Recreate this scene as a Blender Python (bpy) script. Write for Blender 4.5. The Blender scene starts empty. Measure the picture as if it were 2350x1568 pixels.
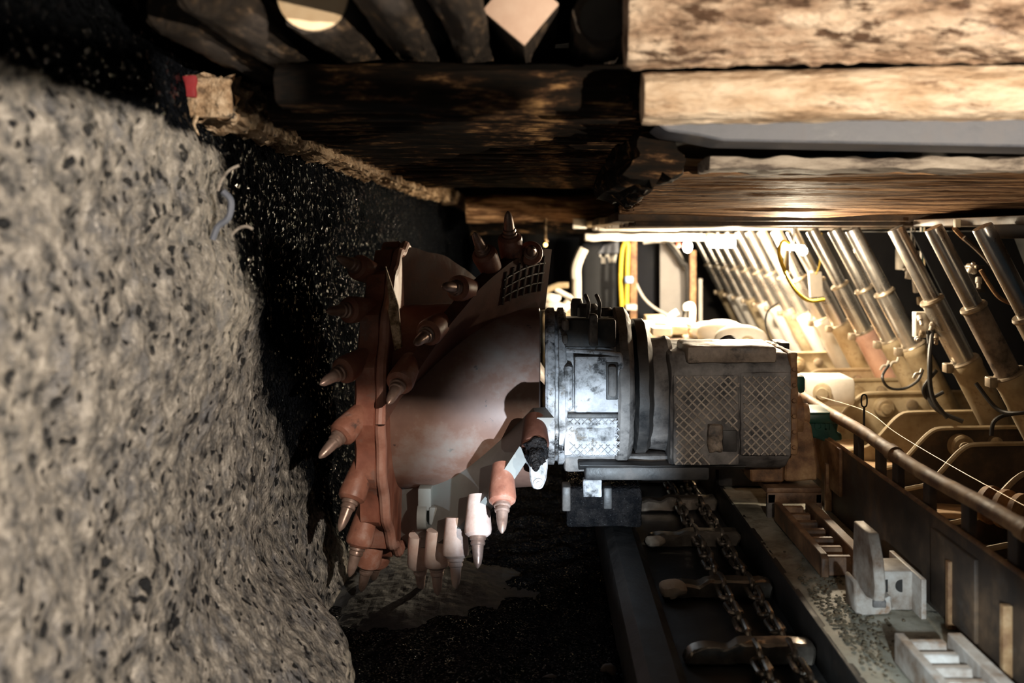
import bpy, bmesh, math, random
from mathutils import Vector, Matrix, noise
R = random.Random(7)
S = bpy.context.scene
COL = S.collection
EYE = 1.65                      # camera height above the mine floor
FP = 2200.0                     # focal length in pixels of the 2350 px wide frame
VX, VY = 1240.0, 540.0          # where the gallery's long lines meet
rad = math.radians

# ---------------------------------------------------------------- camera, world, lights, exposure
cam_d = bpy.data.cameras.new('camera'); cam = bpy.data.objects.new('camera', cam_d); COL.objects.link(cam)
cam.location = (0, 0, EYE); cam.rotation_euler = (rad(90), 0, 0)
cam_d.sensor_width = 36.0; cam_d.lens = 36.0 * FP / 2350.0
cam_d.shift_x = (1175.0 - VX) / 2350.0
cam_d.shift_y = -(784.0 - VY) / 2350.0
cam_d.clip_start = 0.05; cam_d.clip_end = 60
cam_d.dof.use_dof = True; cam_d.dof.focus_distance = 4.1; cam_d.dof.aperture_fstop = 1.5
S.camera = cam
w = bpy.data.worlds.new('world'); S.world = w; w.use_nodes = True
w.node_tree.nodes['Background'].inputs[0].default_value = (0.10, 0.42, 0.66, 1)
w.node_tree.nodes['Background'].inputs[1].default_value = 0.025
S.view_settings.view_transform = 'Standard'; S.view_settings.look = 'None'
S.view_settings.exposure = 0.0; S.view_settings.gamma = 1.0; S.view_settings.use_curve_mapping = False

def spot(name, loc, target, power, color, angle, blend, size):
    d = bpy.data.lights.new(name, 'SPOT'); o = bpy.data.objects.new(name, d); COL.objects.link(o)
    d.energy = power; d.color = color; d.spot_size = rad(angle); d.spot_blend = blend; d.shadow_soft_size = size
    o.location = (loc[0], loc[1], loc[2] + EYE)
    t = Vector((target[0], target[1], target[2] + EYE))
    o.rotation_euler = (t - Vector(o.location)).to_track_quat('-Z', 'Y').to_euler()
    return o
def point(name, loc, power, color, size):
    d = bpy.data.lights.new(name, 'POINT'); o = bpy.data.objects.new(name, d); COL.objects.link(o)
    d.energy = power; d.color = color; d.shadow_soft_size = size
    o.location = (loc[0], loc[1], loc[2] + EYE); return o
# unseen floodlights and added fills; barn doors added further down shape two of them
COAL_L, ROOF_L = (1.0, 0.5, 0.3), (1.6, 0.3, -0.05)
spot('coal_floodlight_beam', COAL_L, (-1.0, 2.5, -1.0), 450, (1.0, 0.88, 0.74), 110, 0.1, 0.004)
spot('roof_floodlight_beam', ROOF_L, (0.9, 2.6, 0.5), 400, (1.0, 0.83, 0.63), 110, 0.1, 0.004)
spot('machine_floodlight_beam', (0.25, 2.4, -1.2), (0.05, 4.15, -1.03), 360, (0.74, 0.88, 1.0), 38, 0.9, 0.012)
spot('rack_floodlight_beam', (0.80, 1.65, -0.82), (1.22, 2.9, -1.33), 75, (0.80, 0.93, 1.0), 34, 0.7, 0.02)
spot('motor_fill_light', (0.75, 0.3, 0.3), (0.85, 4.1, -0.80), 140, (1.0, 0.86, 0.72), 17, 0.8, 0.03)  # added fill aimed at the motor front
point('camera_fill_light', (0.35, 0.1, 0.25), 1.2, (1.0, 0.80, 0.60), 0.06)  # weak added fill near the camera, no lamp stands there
# the lamps hanging along the supports
point('tube_lamp_light', (1.58, 7.9, -0.13), 470, (1.0, 0.82, 0.58), 0.06)
point('bulb_lamp_light', (1.44, 5.45, -0.14), 100, (1.0, 0.82, 0.58), 0.05)
point('far_lamp_light', (1.36, 9.3, -0.16), 25, (1.0, 0.84, 0.62), 0.05)

# ---------------------------------------------------------------- helpers
def E(x, y, z): return Vector((x, y, z + EYE))
def P(px, py, y): return Vector(((px - VX) / FP * y, y, (VY - py) / FP * y + EYE))
ORG = {}
def org(o): return ORG.get(o.name, Vector((0, 0, 0)))
def tag(o, label=None, cat=None, group=None, kind=None):
    if label: o['label'] = label
    if cat: o['category'] = cat
    if group: o['group'] = group
    if kind: o['kind'] = kind
    return o
def thing(name, loc, label, cat, group=None):
    o = bpy.data.objects.new(name, None); COL.objects.link(o); o.location = loc; o.empty_display_size = 0.1
    ORG[o.name] = Vector(loc); return tag(o, label, cat, group)
def kids(o): return [c for c in S.objects if c.parent == o]
def copy_tree(o, parent=None):
    c = o.copy(); COL.objects.link(c)
    if parent: c.parent = parent
    for ch in kids(o): copy_tree(ch, c)
    return c
ORD = ['first', 'second', 'third', 'fourth', 'fifth', 'sixth', 'seventh', 'eighth', 'ninth', 'tenth', 'eleventh', 'twelfth',
       'thirteenth', 'fourteenth', 'fifteenth', 'sixteenth', 'seventeenth', 'eighteenth', 'nineteenth', 'twentieth',
       'twenty-first', 'twenty-second', 'twenty-third', 'twenty-fourth']

class MB:
    def __init__(s): s.bm = bmesh.new()
    def _add(s, t, m=None):
        if m is not None: t.transform(m)
        me = bpy.data.meshes.new('t'); t.to_mesh(me); s.bm.from_mesh(me); bpy.data.meshes.remove(me); t.free(); return s
    def box(s, lo, hi, bev=0.0, rot=None, seg=2):
        lo, hi = Vector(lo), Vector(hi); c = (lo + hi) / 2; d = hi - lo
        t = bmesh.new(); bmesh.ops.create_cube(t, size=1.0)
        bmesh.ops.scale(t, vec=d, verts=t.verts)
        if bev > 0:
            bmesh.ops.bevel(t, geom=t.edges[:], offset=min(bev, min(abs(x) for x in d) * .45), segments=seg, affect='EDGES', profile=.5)
        m = Matrix.Translation(c)
        if rot is not None: m = m @ rot
        return s._add(t, m)
    def cyl(s, p0, p1, r0, r1=None, seg=20, bev=0.0):
        r1 = r0 if r1 is None else r1
        p0, p1 = Vector(p0), Vector(p1); d = p1 - p0
        t = bmesh.new(); bmesh.ops.create_cone(t, cap_ends=True, segments=seg, radius1=r0, radius2=r1, depth=d.length)
        m = Matrix.Translation((p0 + p1) / 2) @ d.to_track_quat('Z', 'Y').to_matrix().to_4x4()
        return s._add(t, m)
    def ball(s, c, r, sc=(1, 1, 1), seg=16):
        t = bmesh.new(); bmesh.ops.create_uvsphere(t, u_segments=seg, v_segments=max(6, seg // 2), radius=r)
        return s._add(t, Matrix.Translation(Vector(c)) @ Matrix.Diagonal((*sc, 1)))
    def lathe(s, p0, axis, prof, seg=40, a0=0, a1=360):
        """prof = [(distance along axis, radius)...] turned about the axis through p0"""
        p0 = Vector(p0); q = Vector(axis).normalized().to_track_quat('Z', 'Y')
        full = abs(a1 - a0) >= 360; n = seg if full else seg + 1
        t = bmesh.new(); rings = []
        for (z, r) in prof:
            ring = []
            for k in range(n):
                a = rad(a0 + (a1 - a0) * k / seg)
                ring.append(t.verts.new(p0 + q @ Vector((r * math.cos(a), r * math.sin(a), z))))
            rings.append(ring)
        for i in range(len(rings) - 1):
            for k in range(seg):
                k2 = (k + 1) % n
                t.faces.new((rings[i][k], rings[i][k2], rings[i + 1][k2], rings[i + 1][k]))
        if full:
            if prof[0][1] > 1e-4: t.faces.new(rings[0][::-1])
            if prof[-1][1] > 1e-4: t.faces.new(rings[-1])
        bmesh.ops.remove_doubles(t, verts=t.verts, dist=1e-5)
        return s._add(t)
    def tube(s, pts, r, seg=8, smooth=0, cap=True):
        pts = [Vector(p) for p in pts]
        if smooth and len(pts) > 2:
            out = []
            for i in range(len(pts) - 1):
                a = pts[max(i - 1, 0)]; b = pts[i]; c = pts[i + 1]; d = pts[min(i + 2, len(pts) - 1)]
                for k in range(smooth):
                    u = k / smooth
                    out.append(.5 * ((2 * b) + (c - a) * u + (2 * a - 5 * b + 4 * c - d) * u * u + (3 * b - a - 3 * c + d) * u ** 3))
            out.append(pts[-1]); pts = out
        rr = r if callable(r) else (lambda u: r)
        t = bmesh.new(); rings = []; up = None
        for i, p in enumerate(pts):
            d = (pts[min(i + 1, len(pts) - 1)] - pts[max(i - 1, 0)]).normalized()
            if up is None: up = d.orthogonal().normalized()
            up = (up - d * up.dot(d)).normalized(); sd = d.cross(up)
            rd = rr(i / (len(pts) - 1))
            rings.append([t.verts.new(p + (up * math.cos(2 * math.pi * k / seg) + sd * math.sin(2 * math.pi * k / seg)) * rd) for k in range(seg)])
        for i in range(len(rings) - 1):
            for k in range(seg):
                t.faces.new((rings[i][k], rings[i][(k + 1) % seg], rings[i + 1][(k + 1) % seg], rings[i + 1][k]))
        if cap: t.faces.new(rings[0][::-1]); t.faces.new(rings[-1])
        return s._add(t)
    def prism(s, poly, a, b, plane='xz', bev=0.0):
        """poly = 2D outline in the named plane, extruded along the remaining axis from a to b"""
        t = bmesh.new()
        def v(u, w, d):
            return {'xz': (u, d, w), 'yz': (d, u, w), 'xy': (u, w, d)}[plane]
        f0 = [t.verts.new(v(u, w_, a)) for u, w_ in poly]; f1 = [t.verts.new(v(u, w_, b)) for u, w_ in poly]
        t.faces.new(f0); t.faces.new(f1[::-1]); n = len(poly)
        for i in range(n): t.faces.new((f0[i], f0[(i + 1) % n], f1[(i + 1) % n], f1[i]))
        bmesh.ops.recalc_face_normals(t, faces=t.faces)
        if bev > 0:
            e = [e for e in t.edges]
            bmesh.ops.bevel(t, geom=e, offset=bev, segments=1, affect='EDGES')
        return s._add(t)
    def log(s, p0, p1, r, amp=.012, seed=0, seg=28, step=.03, taper=0.0, squash=1.0, fine=0.0):
        p0, p1 = Vector(p0), Vector(p1); d = (p1 - p0); L = d.length; q = d.to_track_quat('Z', 'Y')
        n = max(4, int(L / step)); t = bmesh.new(); rings = []
        for i in range(n + 1):
            u = i / n; ring = []
            for k in range(seg):
                a = 2 * math.pi * k / seg
                v = Vector((math.cos(a), math.sin(a) * squash, 0))
                nz = noise.noise(Vector((v.x * 1.4 + seed * 3.1, v.y * 1.4, u * L * 1.6))) * amp
                nz += noise.noise(Vector((v.x * 6 + seed, v.y * 6, u * L * 5))) * amp * .45
                if fine: nz += noise.noise(Vector((v.x * 18 + seed, v.y * 18, u * L * 22))) * fine
                rd = r * (1 - taper * u) + nz
                if i in (0, n): rd *= .97
                off = Vector((noise.noise(Vector((seed, 0, u * L * .9))), noise.noise(Vector((seed, 9, u * L * .9))), 0)) * amp
                ring.append(t.verts.new(p0 + q @ (v * rd + off + Vector((0, 0, u * L)))))
            rings.append(ring)
        for i in range(n):
            for k in range(seg):
                t.faces.new((rings[i][k], rings[i][(k + 1) % seg], rings[i + 1][(k + 1) % seg], rings[i + 1][k]))
        for ring, rev in ((rings[0], True), (rings[-1], False)):
            c = t.verts.new(sum((v.co for v in ring), Vector()) / seg)
            for k in range(seg):
                a, b = ring[k], ring[(k + 1) % seg]
                t.faces.new((c, b, a) if rev else (c, a, b))
        return s._add(t)
    def rough(s, amp, scale, seed=0):
        for v in s.bm.verts:
            n = noise.noise_vector(v.co * scale + Vector((seed, seed * 2, 0)))
            v.co += n * amp
        return s
    def cut(s, size):
        for _ in range(6):
            es = [e for e in s.bm.edges if e.calc_length() > size]
            if not es: break
            bmesh.ops.subdivide_edges(s.bm, edges=es, cuts=1, use_grid_fill=True)
        bmesh.ops.triangulate(s.bm, faces=[f for f in s.bm.faces if len(f.verts) > 4]); return s
    def build(s, name, mat, parent=None, smooth=35, center=True):
        bm = s.bm; bmesh.ops.recalc_face_normals(bm, faces=bm.faces)
        if parent is not None: o0 = org(parent)
        elif center:
            lo = [min(v.co[i] for v in bm.verts) for i in range(3)]; hi = [max(v.co[i] for v in bm.verts) for i in range(3)]
            o0 = Vector(((lo[0] + hi[0]) / 2, (lo[1] + hi[1]) / 2, lo[2]))
        else: o0 = Vector((0, 0, 0))
        bmesh.ops.translate(bm, vec=-o0, verts=bm.verts)
        me = bpy.data.meshes.new(name); bm.to_mesh(me); bm.free()
        me.materials.append(mat)
        if smooth:
            me.shade_smooth() if hasattr(me, 'shade_smooth') else None
            try: me.set_sharp_from_angle(angle=rad(smooth))
            except Exception: pass
        o = bpy.data.objects.new(name, me); COL.objects.link(o)
        if parent is not None: o.parent = parent
        else: o.location = o0
        ORG[o.name] = o0
        return o

# ---------------------------------------------------------------- materials
def mk(name, cols, scale=6.0, stretch=(1, 1, 1), rough=(.6, .9), bump=.3, bscale=None, metallic=0.0, detail=8.0, pits=None, dist=.01,
       blotch=None, streak=None, spec=.5):
    """noise-coloured surface. cols = [(position, (r,g,b))...]; pits = (scale, size, colour) dark holes; blotch = (scale, lo, hi, colour) stains"""
    m = bpy.data.materials.new(name); m.use_nodes = True; nt = m.node_tree; N = nt.nodes; L = nt.links
    b = N['Principled BSDF']; b.inputs['Metallic'].default_value = metallic
    b.inputs['Specular IOR Level'].default_value = spec
    tc = N.new('ShaderNodeTexCoord'); mp = N.new('ShaderNodeMapping'); mp.inputs['Scale'].default_value = stretch
    L.new(tc.outputs['Object'], mp.inputs['Vector'])
    nz = N.new('ShaderNodeTexNoise'); nz.inputs['Scale'].default_value = scale; nz.inputs['Detail'].default_value = detail
    nz.inputs['Roughness'].default_value = .65
    L.new(mp.outputs[0], nz.inputs['Vector'])
    cr = N.new('ShaderNodeValToRGB'); L.new(nz.outputs['Fac'], cr.inputs[0])
    el = cr.color_ramp.elements
    el[0].position, el[0].color = cols[0][0], (*cols[0][1], 1); el[1].position, el[1].color = cols[-1][0], (*cols[-1][1], 1)
    for p, c in cols[1:-1]:
        e = el.new(p); e.color = (*c, 1)
    color = cr.outputs[0]; height = nz.outputs['Fac']
    def mixc(fac, c):
        mx = N.new('ShaderNodeMix'); mx.data_type = 'RGBA'; L.new(fac, mx.inputs[0]); L.new(color, mx.inputs[6]); mx.inputs[7].default_value = (*c, 1)
        return mx.outputs[2]
    if blotch:
        for (bs, lo, hi, c) in (blotch if isinstance(blotch, list) else [blotch]):
            n2 = N.new('ShaderNodeTexNoise'); n2.inputs['Scale'].default_value = bs; n2.inputs['Detail'].default_value = 6; n2.inputs['Roughness'].default_value = .7
            L.new(mp.outputs[0], n2.inputs['Vector'])
            mr = N.new('ShaderNodeMapRange'); mr.inputs[1].default_value = lo; mr.inputs[2].default_value = hi; L.new(n2.outputs['Fac'], mr.inputs[0])
            color = mixc(mr.outputs[0], c)
    if pits:
        vo = N.new('ShaderNodeTexVoronoi'); vo.inputs['Scale'].default_value = pits[0]
        wv = N.new('ShaderNodeTexNoise'); wv.inputs['Scale'].default_value = pits[0] * .8; L.new(mp.outputs[0], wv.inputs['Vector'])
        va = N.new('ShaderNodeVectorMath'); va.operation = 'MULTIPLY_ADD'; L.new(wv.outputs['Color'], va.inputs[0]); va.inputs[1].default_value = (1.6 / pits[0],) * 3; L.new(mp.outputs[0], va.inputs[2])
        L.new(va.outputs[0], vo.inputs['Vector'])
        n3 = N.new('ShaderNodeTexNoise'); n3.inputs['Scale'].default_value = pits[0] * .35; L.new(mp.outputs[0], n3.inputs['Vector'])
        ad = N.new('ShaderNodeMath'); ad.operation = 'MULTIPLY_ADD'; L.new(n3.outputs['Fac'], ad.inputs[0]); ad.inputs[1].default_value = .9; L.new(vo.outputs['Distance'], ad.inputs[2])
        mr = N.new('ShaderNodeMapRange'); mr.inputs[1].default_value = pits[1] + .12; mr.inputs[2].default_value = pits[1]; L.new(ad.outputs[0], mr.inputs[0])
        color = mixc(mr.outputs[0], pits[2])
        sb = N.new('ShaderNodeMath'); sb.operation = 'SUBTRACT'; L.new(height, sb.inputs[0]); L.new(mr.outputs[0], sb.inputs[1]); height = sb.outputs[0]
    L.new(color, b.inputs['Base Color'])
    mr2 = N.new('ShaderNodeMapRange'); mr2.inputs[1].default_value = .3; mr2.inputs[2].default_value = .7
    mr2.inputs[3].default_value, mr2.inputs[4].default_value = rough; L.new(nz.outputs['Fac'], mr2.inputs[0]); L.new(mr2.outputs[0], b.inputs['Roughness'])
    if bump:
        bp = N.new('ShaderNodeBump'); bp.inputs['Strength'].default_value = bump; bp.inputs['Distance'].default_value = dist
        if bscale:
            n4 = N.new('ShaderNodeTexNoise'); n4.inputs['Scale'].default_value = bscale; n4.inputs['Detail'].default_value = 6
            L.new(mp.outputs[0], n4.inputs['Vector'])
            a2 = N.new('ShaderNodeMath'); a2.operation = 'ADD'; L.new(height, a2.inputs[0]); L.new(n4.outputs['Fac'], a2.inputs[1]); height = a2.outputs[0]
        L.new(height, bp.inputs['Height']); L.new(bp.outputs[0], b.inputs['Normal'])
    return m
def emit(name, col, strength):
    m = bpy.data.materials.new(name); m.use_nodes = True; b = m.node_tree.nodes['Principled BSDF']
    b.inputs['Base Color'].default_value = (.8, .8, .8, 1); b.inputs['Emission Color'].default_value = (*col, 1); b.inputs['Emission Strength'].default_value = strength
    return m
def facets(name, c1, c2, scale, rough, bumpd, stretch=(1, 1, 1)):
    """broken coal: small flat shiny faces"""
    m = bpy.data.materials.new(name); m.use_nodes = True; nt = m.node_tree; N = nt.nodes; L = nt.links; b = N['Principled BSDF']
    tc = N.new('ShaderNodeTexCoord'); mp = N.new('ShaderNodeMapping'); mp.inputs['Scale'].default_value = stretch; L.new(tc.outputs['Object'], mp.inputs['Vector'])
    vo = N.new('ShaderNodeTexVoronoi'); vo.inputs['Scale'].default_value = scale; L.new(mp.outputs[0], vo.inputs['Vector'])
    v2 = N.new('ShaderNodeTexVoronoi'); v2.inputs['Scale'].default_value = scale * 2.7; L.new(mp.outputs[0], v2.inputs['Vector'])
    nz = N.new('ShaderNodeTexNoise'); nz.inputs['Scale'].default_value = scale * .25; nz.inputs['Detail'].default_value = 9; nz.inputs['Roughness'].default_value = .7
    L.new(mp.outputs[0], nz.inputs['Vector'])
    mx = N.new('ShaderNodeMix'); mx.data_type = 'RGBA'; mr = N.new('ShaderNodeMapRange'); mr.inputs[1].default_value = .42; mr.inputs[2].default_value = .62
    L.new(nz.outputs['Fac'], mr.inputs[0]); L.new(mr.outputs[0], mx.inputs[0]); mx.inputs[6].default_value = (*c1, 1); mx.inputs[7].default_value = (*c2, 1)
    L.new(mx.outputs[2], b.inputs['Base Color']); sv = N.new('ShaderNodeSeparateColor'); L.new(v2.outputs['Color'], sv.inputs[0])
    for lo, hi, sock in ((.95, rough * .5, 'Roughness'), (0.0, .7, 'Specular IOR Level')):
        g = N.new('ShaderNodeMapRange'); g.inputs[1].default_value = .80; g.inputs[2].default_value = .84; g.inputs[3].default_value = lo; g.inputs[4].default_value = hi
        L.new(sv.outputs[0], g.inputs[0]); L.new(g.outputs[0], b.inputs[sock])
    a = N.new('ShaderNodeMath'); a.operation = 'MULTIPLY_ADD'; L.new(v2.outputs['Distance'], a.inputs[0]); a.inputs[1].default_value = .5; L.new(vo.outputs['Distance'], a.inputs[2])
    a2 = N.new('ShaderNodeMath'); a2.operation = 'ADD'; L.new(a.outputs[0], a2.inputs[0]); L.new(nz.outputs['Fac'], a2.inputs[1])
    bp = N.new('ShaderNodeBump'); bp.inputs['Strength'].default_value = 1.0; bp.inputs['Distance'].default_value = bumpd
    L.new(a2.outputs[0], bp.inputs['Height']); L.new(bp.outputs[0], b.inputs['Normal'])
    return m

M = {}
def coal_wall():
    m = mk('dusty_coal_painted_shade', [(.34, (.035, .035, .037)), (.44, (.17, .16, .15)), (.53, (.30, .27, .235)), (.66, (.56, .51, .45))], scale=20, rough=(.45, .8), bump=1.0, bscale=55, dist=.02,
                     pits=(24, .61, (.010, .011, .014)), blotch=[(6, .52, .72, (.22, .22, .235)), (34, .60, .68, (.62, .57, .52))])
    # beyond a ragged line on the lit edge, black coal also paints the shade
    nt = m.node_tree; N = nt.nodes; L = nt.links; b = N['Principled BSDF']
    tc = N.new('ShaderNodeTexCoord'); sp = N.new('ShaderNodeSeparateXYZ'); L.new(tc.outputs['Object'], sp.inputs[0])
    def math_(op, a, b_, c=None):
        n = N.new('ShaderNodeMath'); n.operation = op
        for k, v in enumerate((a, b_, c)):
            if v is None: continue
            if hasattr(v, 'links'): L.new(v, n.inputs[k])
            else: n.inputs[k].default_value = v
        return n.outputs[0]
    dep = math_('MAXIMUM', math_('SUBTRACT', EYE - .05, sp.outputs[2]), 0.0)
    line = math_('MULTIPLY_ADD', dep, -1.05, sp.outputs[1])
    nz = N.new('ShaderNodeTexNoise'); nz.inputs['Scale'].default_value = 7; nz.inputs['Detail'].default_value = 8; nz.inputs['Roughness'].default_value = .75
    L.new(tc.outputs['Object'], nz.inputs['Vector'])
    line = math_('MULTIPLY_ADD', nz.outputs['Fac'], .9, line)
    line = math_('MULTIPLY_ADD', math_('MAXIMUM', math_('SUBTRACT', sp.outputs[2], EYE + .27), 0.0), 12.0, line)  # blackens the wall top too, painting in the shade there
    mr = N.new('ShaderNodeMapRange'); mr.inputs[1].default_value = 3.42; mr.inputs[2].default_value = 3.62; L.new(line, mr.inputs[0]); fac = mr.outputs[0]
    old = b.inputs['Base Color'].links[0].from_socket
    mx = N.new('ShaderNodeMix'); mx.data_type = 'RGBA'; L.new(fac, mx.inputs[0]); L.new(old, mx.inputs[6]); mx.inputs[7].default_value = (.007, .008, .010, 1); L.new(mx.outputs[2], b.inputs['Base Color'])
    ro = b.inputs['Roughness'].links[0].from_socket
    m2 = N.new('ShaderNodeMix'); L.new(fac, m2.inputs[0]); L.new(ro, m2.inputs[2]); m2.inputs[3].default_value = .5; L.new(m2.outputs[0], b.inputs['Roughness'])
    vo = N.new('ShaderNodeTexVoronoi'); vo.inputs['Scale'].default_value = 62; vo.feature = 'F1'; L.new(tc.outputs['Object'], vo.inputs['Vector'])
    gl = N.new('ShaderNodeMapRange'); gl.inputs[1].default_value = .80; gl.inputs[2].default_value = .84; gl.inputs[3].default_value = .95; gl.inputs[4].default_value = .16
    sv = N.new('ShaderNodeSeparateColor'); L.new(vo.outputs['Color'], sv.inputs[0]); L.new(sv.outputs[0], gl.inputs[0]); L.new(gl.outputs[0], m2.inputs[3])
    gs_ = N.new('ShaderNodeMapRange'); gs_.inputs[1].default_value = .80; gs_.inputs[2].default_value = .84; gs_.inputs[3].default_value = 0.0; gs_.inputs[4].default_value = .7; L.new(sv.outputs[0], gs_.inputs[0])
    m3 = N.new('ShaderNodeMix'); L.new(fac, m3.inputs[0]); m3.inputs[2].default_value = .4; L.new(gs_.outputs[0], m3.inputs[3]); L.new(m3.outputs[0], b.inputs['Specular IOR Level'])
    oldn = b.inputs['Normal'].links[0].from_node
    bp = N.new('ShaderNodeBump'); bp.inputs['Distance'].default_value = .02; L.new(fac, bp.inputs['Strength']); L.new(vo.outputs['Distance'], bp.inputs['Height'])
    L.new(oldn.outputs[0], bp.inputs['Normal']); L.new(bp.outputs[0], b.inputs['Normal'])
    return m
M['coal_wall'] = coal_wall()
M['coal'] = facets('black_coal', (.005, .006, .007), (.016, .016, .017), 60, .30, .012)
M['rock'] = mk('dark_rock', [(.35, (.012, .013, .015)), (.65, (.04, .036, .032))], scale=5, bump=.8, dist=.03)
M['log_dark'] = mk('shaded_log', [(.40, (.005, .0045, .004)), (.54, (.014, .009, .006)), (.60, (.07, .038, .02)), (.68, (.34, .20, .09))], scale=6, stretch=(1, 4, 4), bump=.8, dist=.012, rough=(.85, .98), spec=.15)  # shade under the roof put into near-black wood
M['log_dark_y'] = mk('shaded_log_lengthwise', [(.35, (.010, .008, .008)), (.55, (.035, .025, .018)), (.70, (.20, .13, .075))], scale=7, stretch=(4, 1, 4), bump=.8, dist=.012)  # dimness of the overhead row put into darker wood
M['log_light'] = mk('peeled_log', [(.30, (.16, .09, .05)), (.42, (.56, .40, .27)), (.55, (.78, .63, .48)), (.72, (.92, .80, .66))], scale=5, stretch=(.8, 3, 3), bump=.9, bscale=30, dist=.015,
                     blotch=[(7, .56, .68, (.16, .08, .04)), (4, .60, .75, (.50, .38, .33))])
M['bark'] = mk('rough_bark', [(.30, (.10, .06, .04)), (.43, (.44, .30, .21)), (.56, (.72, .56, .43)), (.72, (.92, .78, .64))], scale=7, stretch=(.8, 2.4, 2.4), bump=1.0, bscale=24, dist=.03,
               blotch=[(9, .52, .60, (.11, .06, .035)), (5, .60, .74, (.46, .36, .34))])
M['plank'] = mk('worn_plank', [(.32, (.015, .009, .006)), (.46, (.12, .06, .03)), (.56, (.36, .21, .11)), (.74, (.66, .45, .28))], scale=5, stretch=(.5, 9, 9), bump=.8, bscale=9, dist=.008, rough=(.55, .85), spec=.15)
M['cut_wood'] = mk('fresh_cut_wood', [(.3, (.72, .52, .32)), (.7, (.90, .74, .52))], scale=9, bump=.2)
M['pale_wood'] = mk('pale_sawn_wood', [(.3, (.70, .48, .38)), (.7, (.86, .66, .54))], scale=9, bump=.2)
M['ledge'] = mk('splintered_timber', [(.34, (.02, .012, .008)), (.45, (.36, .23, .12)), (.56, (.78, .58, .38)), (.72, (.94, .80, .62))], scale=16, bump=1.0, bscale=40, dist=.02, blotch=(13, .56, .64, (.05, .03, .015)))
M['ledge_pale'] = mk('splintered_timber_face', [(.32, (.05, .03, .018)), (.45, (.42, .27, .15)), (.6, (.72, .54, .36)), (.78, (.90, .76, .58))], scale=16, bump=1.0, bscale=40, dist=.02, blotch=(20, .58, .64, (.05, .04, .03)))
M['red_paint'] = mk('red_paint', [(.3, (.22, .014, .018)), (.7, (.36, .03, .035))], scale=20, bump=.3)
M['steel_beam'] = mk('grey_painted_steel', [(.3, (.11, .125, .16)), (.7, (.19, .205, .25))], scale=12, bump=.3, rough=(.45, .7), blotch=(6, .55, .8, (.18, .18, .2)))
M['mortar'] = mk('grey_lagging', [(.35, (.10, .08, .07)), (.5, (.38, .33, .28)), (.7, (.60, .54, .47))], scale=10, stretch=(.7, 3, 3), bump=.8, dist=.015)
M['drum_red'] = mk('oxide_red_paint', [(.3, (.13, .048, .032)), (.5, (.25, .088, .056)), (.72, (.40, .18, .12))], scale=5, rough=(.4, .65), bump=.25, blotch=[(7, .57, .70, (.09, .05, .04)), (3.5, .58, .8, (.50, .28, .22))])
M['drum_pink'] = mk('rubbed_pinkish_rim', [(.3, (.26, .10, .07)), (.5, (.40, .19, .14)), (.72, (.52, .31, .25))], scale=8, rough=(.4, .6), bump=.2)
M['drum_brown'] = mk('worn_brown_drum_paint', [(.3, (.13, .072, .056)), (.5, (.19, .108, .082)), (.7, (.27, .17, .14))], scale=3, rough=(.38, .55), bump=.12, blotch=[(14, .66, .70, (.04, .03, .03)), (3, .5, .75, (.24, .22, .20))])
M['vane_dark'] = mk('shaded_red_vane_paint', [(.3, (.045, .018, .013)), (.5, (.085, .034, .023)), (.72, (.15, .065, .045))], scale=6, rough=(.55, .8), bump=.3, spec=.25)  # shade on the drum's dark vanes put into the paint
M['vane_grey'] = mk('cold_lit_vane_paint', [(.3, (.13, .125, .115)), (.7, (.23, .235, .225))], scale=4, rough=(.5, .7), bump=.2, blotch=(4, .5, .75, (.17, .195, .185)))  # lower vane's cold lamp tint put into the paint
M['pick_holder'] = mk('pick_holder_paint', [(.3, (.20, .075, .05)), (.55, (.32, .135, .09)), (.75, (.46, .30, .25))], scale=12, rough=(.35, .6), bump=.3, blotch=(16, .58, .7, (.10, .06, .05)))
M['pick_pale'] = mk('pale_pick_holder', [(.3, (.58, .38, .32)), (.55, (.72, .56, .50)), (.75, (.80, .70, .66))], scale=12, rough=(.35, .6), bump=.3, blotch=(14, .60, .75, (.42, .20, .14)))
M['pick_steel'] = mk('pick_steel', [(.3, (.20, .12, .09)), (.7, (.45, .32, .27))], scale=18, rough=(.25, .45), bump=.2, metallic=.5)
M['tar'] = facets('wet_coal_crust', (.008, .008, .009), (.02, .018, .018), 70, .2, .01)
M['weld'] = mk('dark_weld', [(.3, (.02, .015, .012)), (.7, (.06, .035, .025))], scale=30, rough=(.4, .6), bump=.4)
M['arm_white'] = mk('chipped_white_paint', [(.34, (.05, .05, .05)), (.44, (.28, .28, .29)), (.55, (.48, .48, .50)), (.75, (.66, .66, .68))], scale=7, rough=(.4, .65), bump=.5, bscale=25, dist=.008,
                    blotch=[(9, .55, .63, (.025, .025, .027)), (22, .57, .66, (.10, .08, .06))])
M['arm_grey'] = mk('dusty_grey_casing', [(.33, (.02, .02, .022)), (.46, (.13, .12, .115)), (.58, (.22, .205, .195)), (.75, (.34, .31, .29))], scale=7, rough=(.45, .75), bump=.5, bscale=22, dist=.008,
                   blotch=[(8, .56, .68, (.02, .02, .023))])
M['arm_dark'] = mk('greasy_dark_casing', [(.35, (.015, .016, .018)), (.6, (.06, .055, .052)), (.78, (.15, .13, .12))], scale=8, rough=(.35, .65), bump=.5, dist=.008)
M['mesh'] = mk('mesh_bead', [(.3, (.22, .19, .165)), (.6, (.50, .43, .36)), (.75, (.68, .60, .50))], scale=16, rough=(.4, .6), bump=.4)
M['cover_brown'] = mk('oily_brown_cover', [(.32, (.04, .03, .025)), (.5, (.22, .17, .13)), (.7, (.40, .32, .25))], scale=9, rough=(.4, .7), bump=.4, blotch=(7, .52, .64, (.03, .025, .022)))
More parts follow.
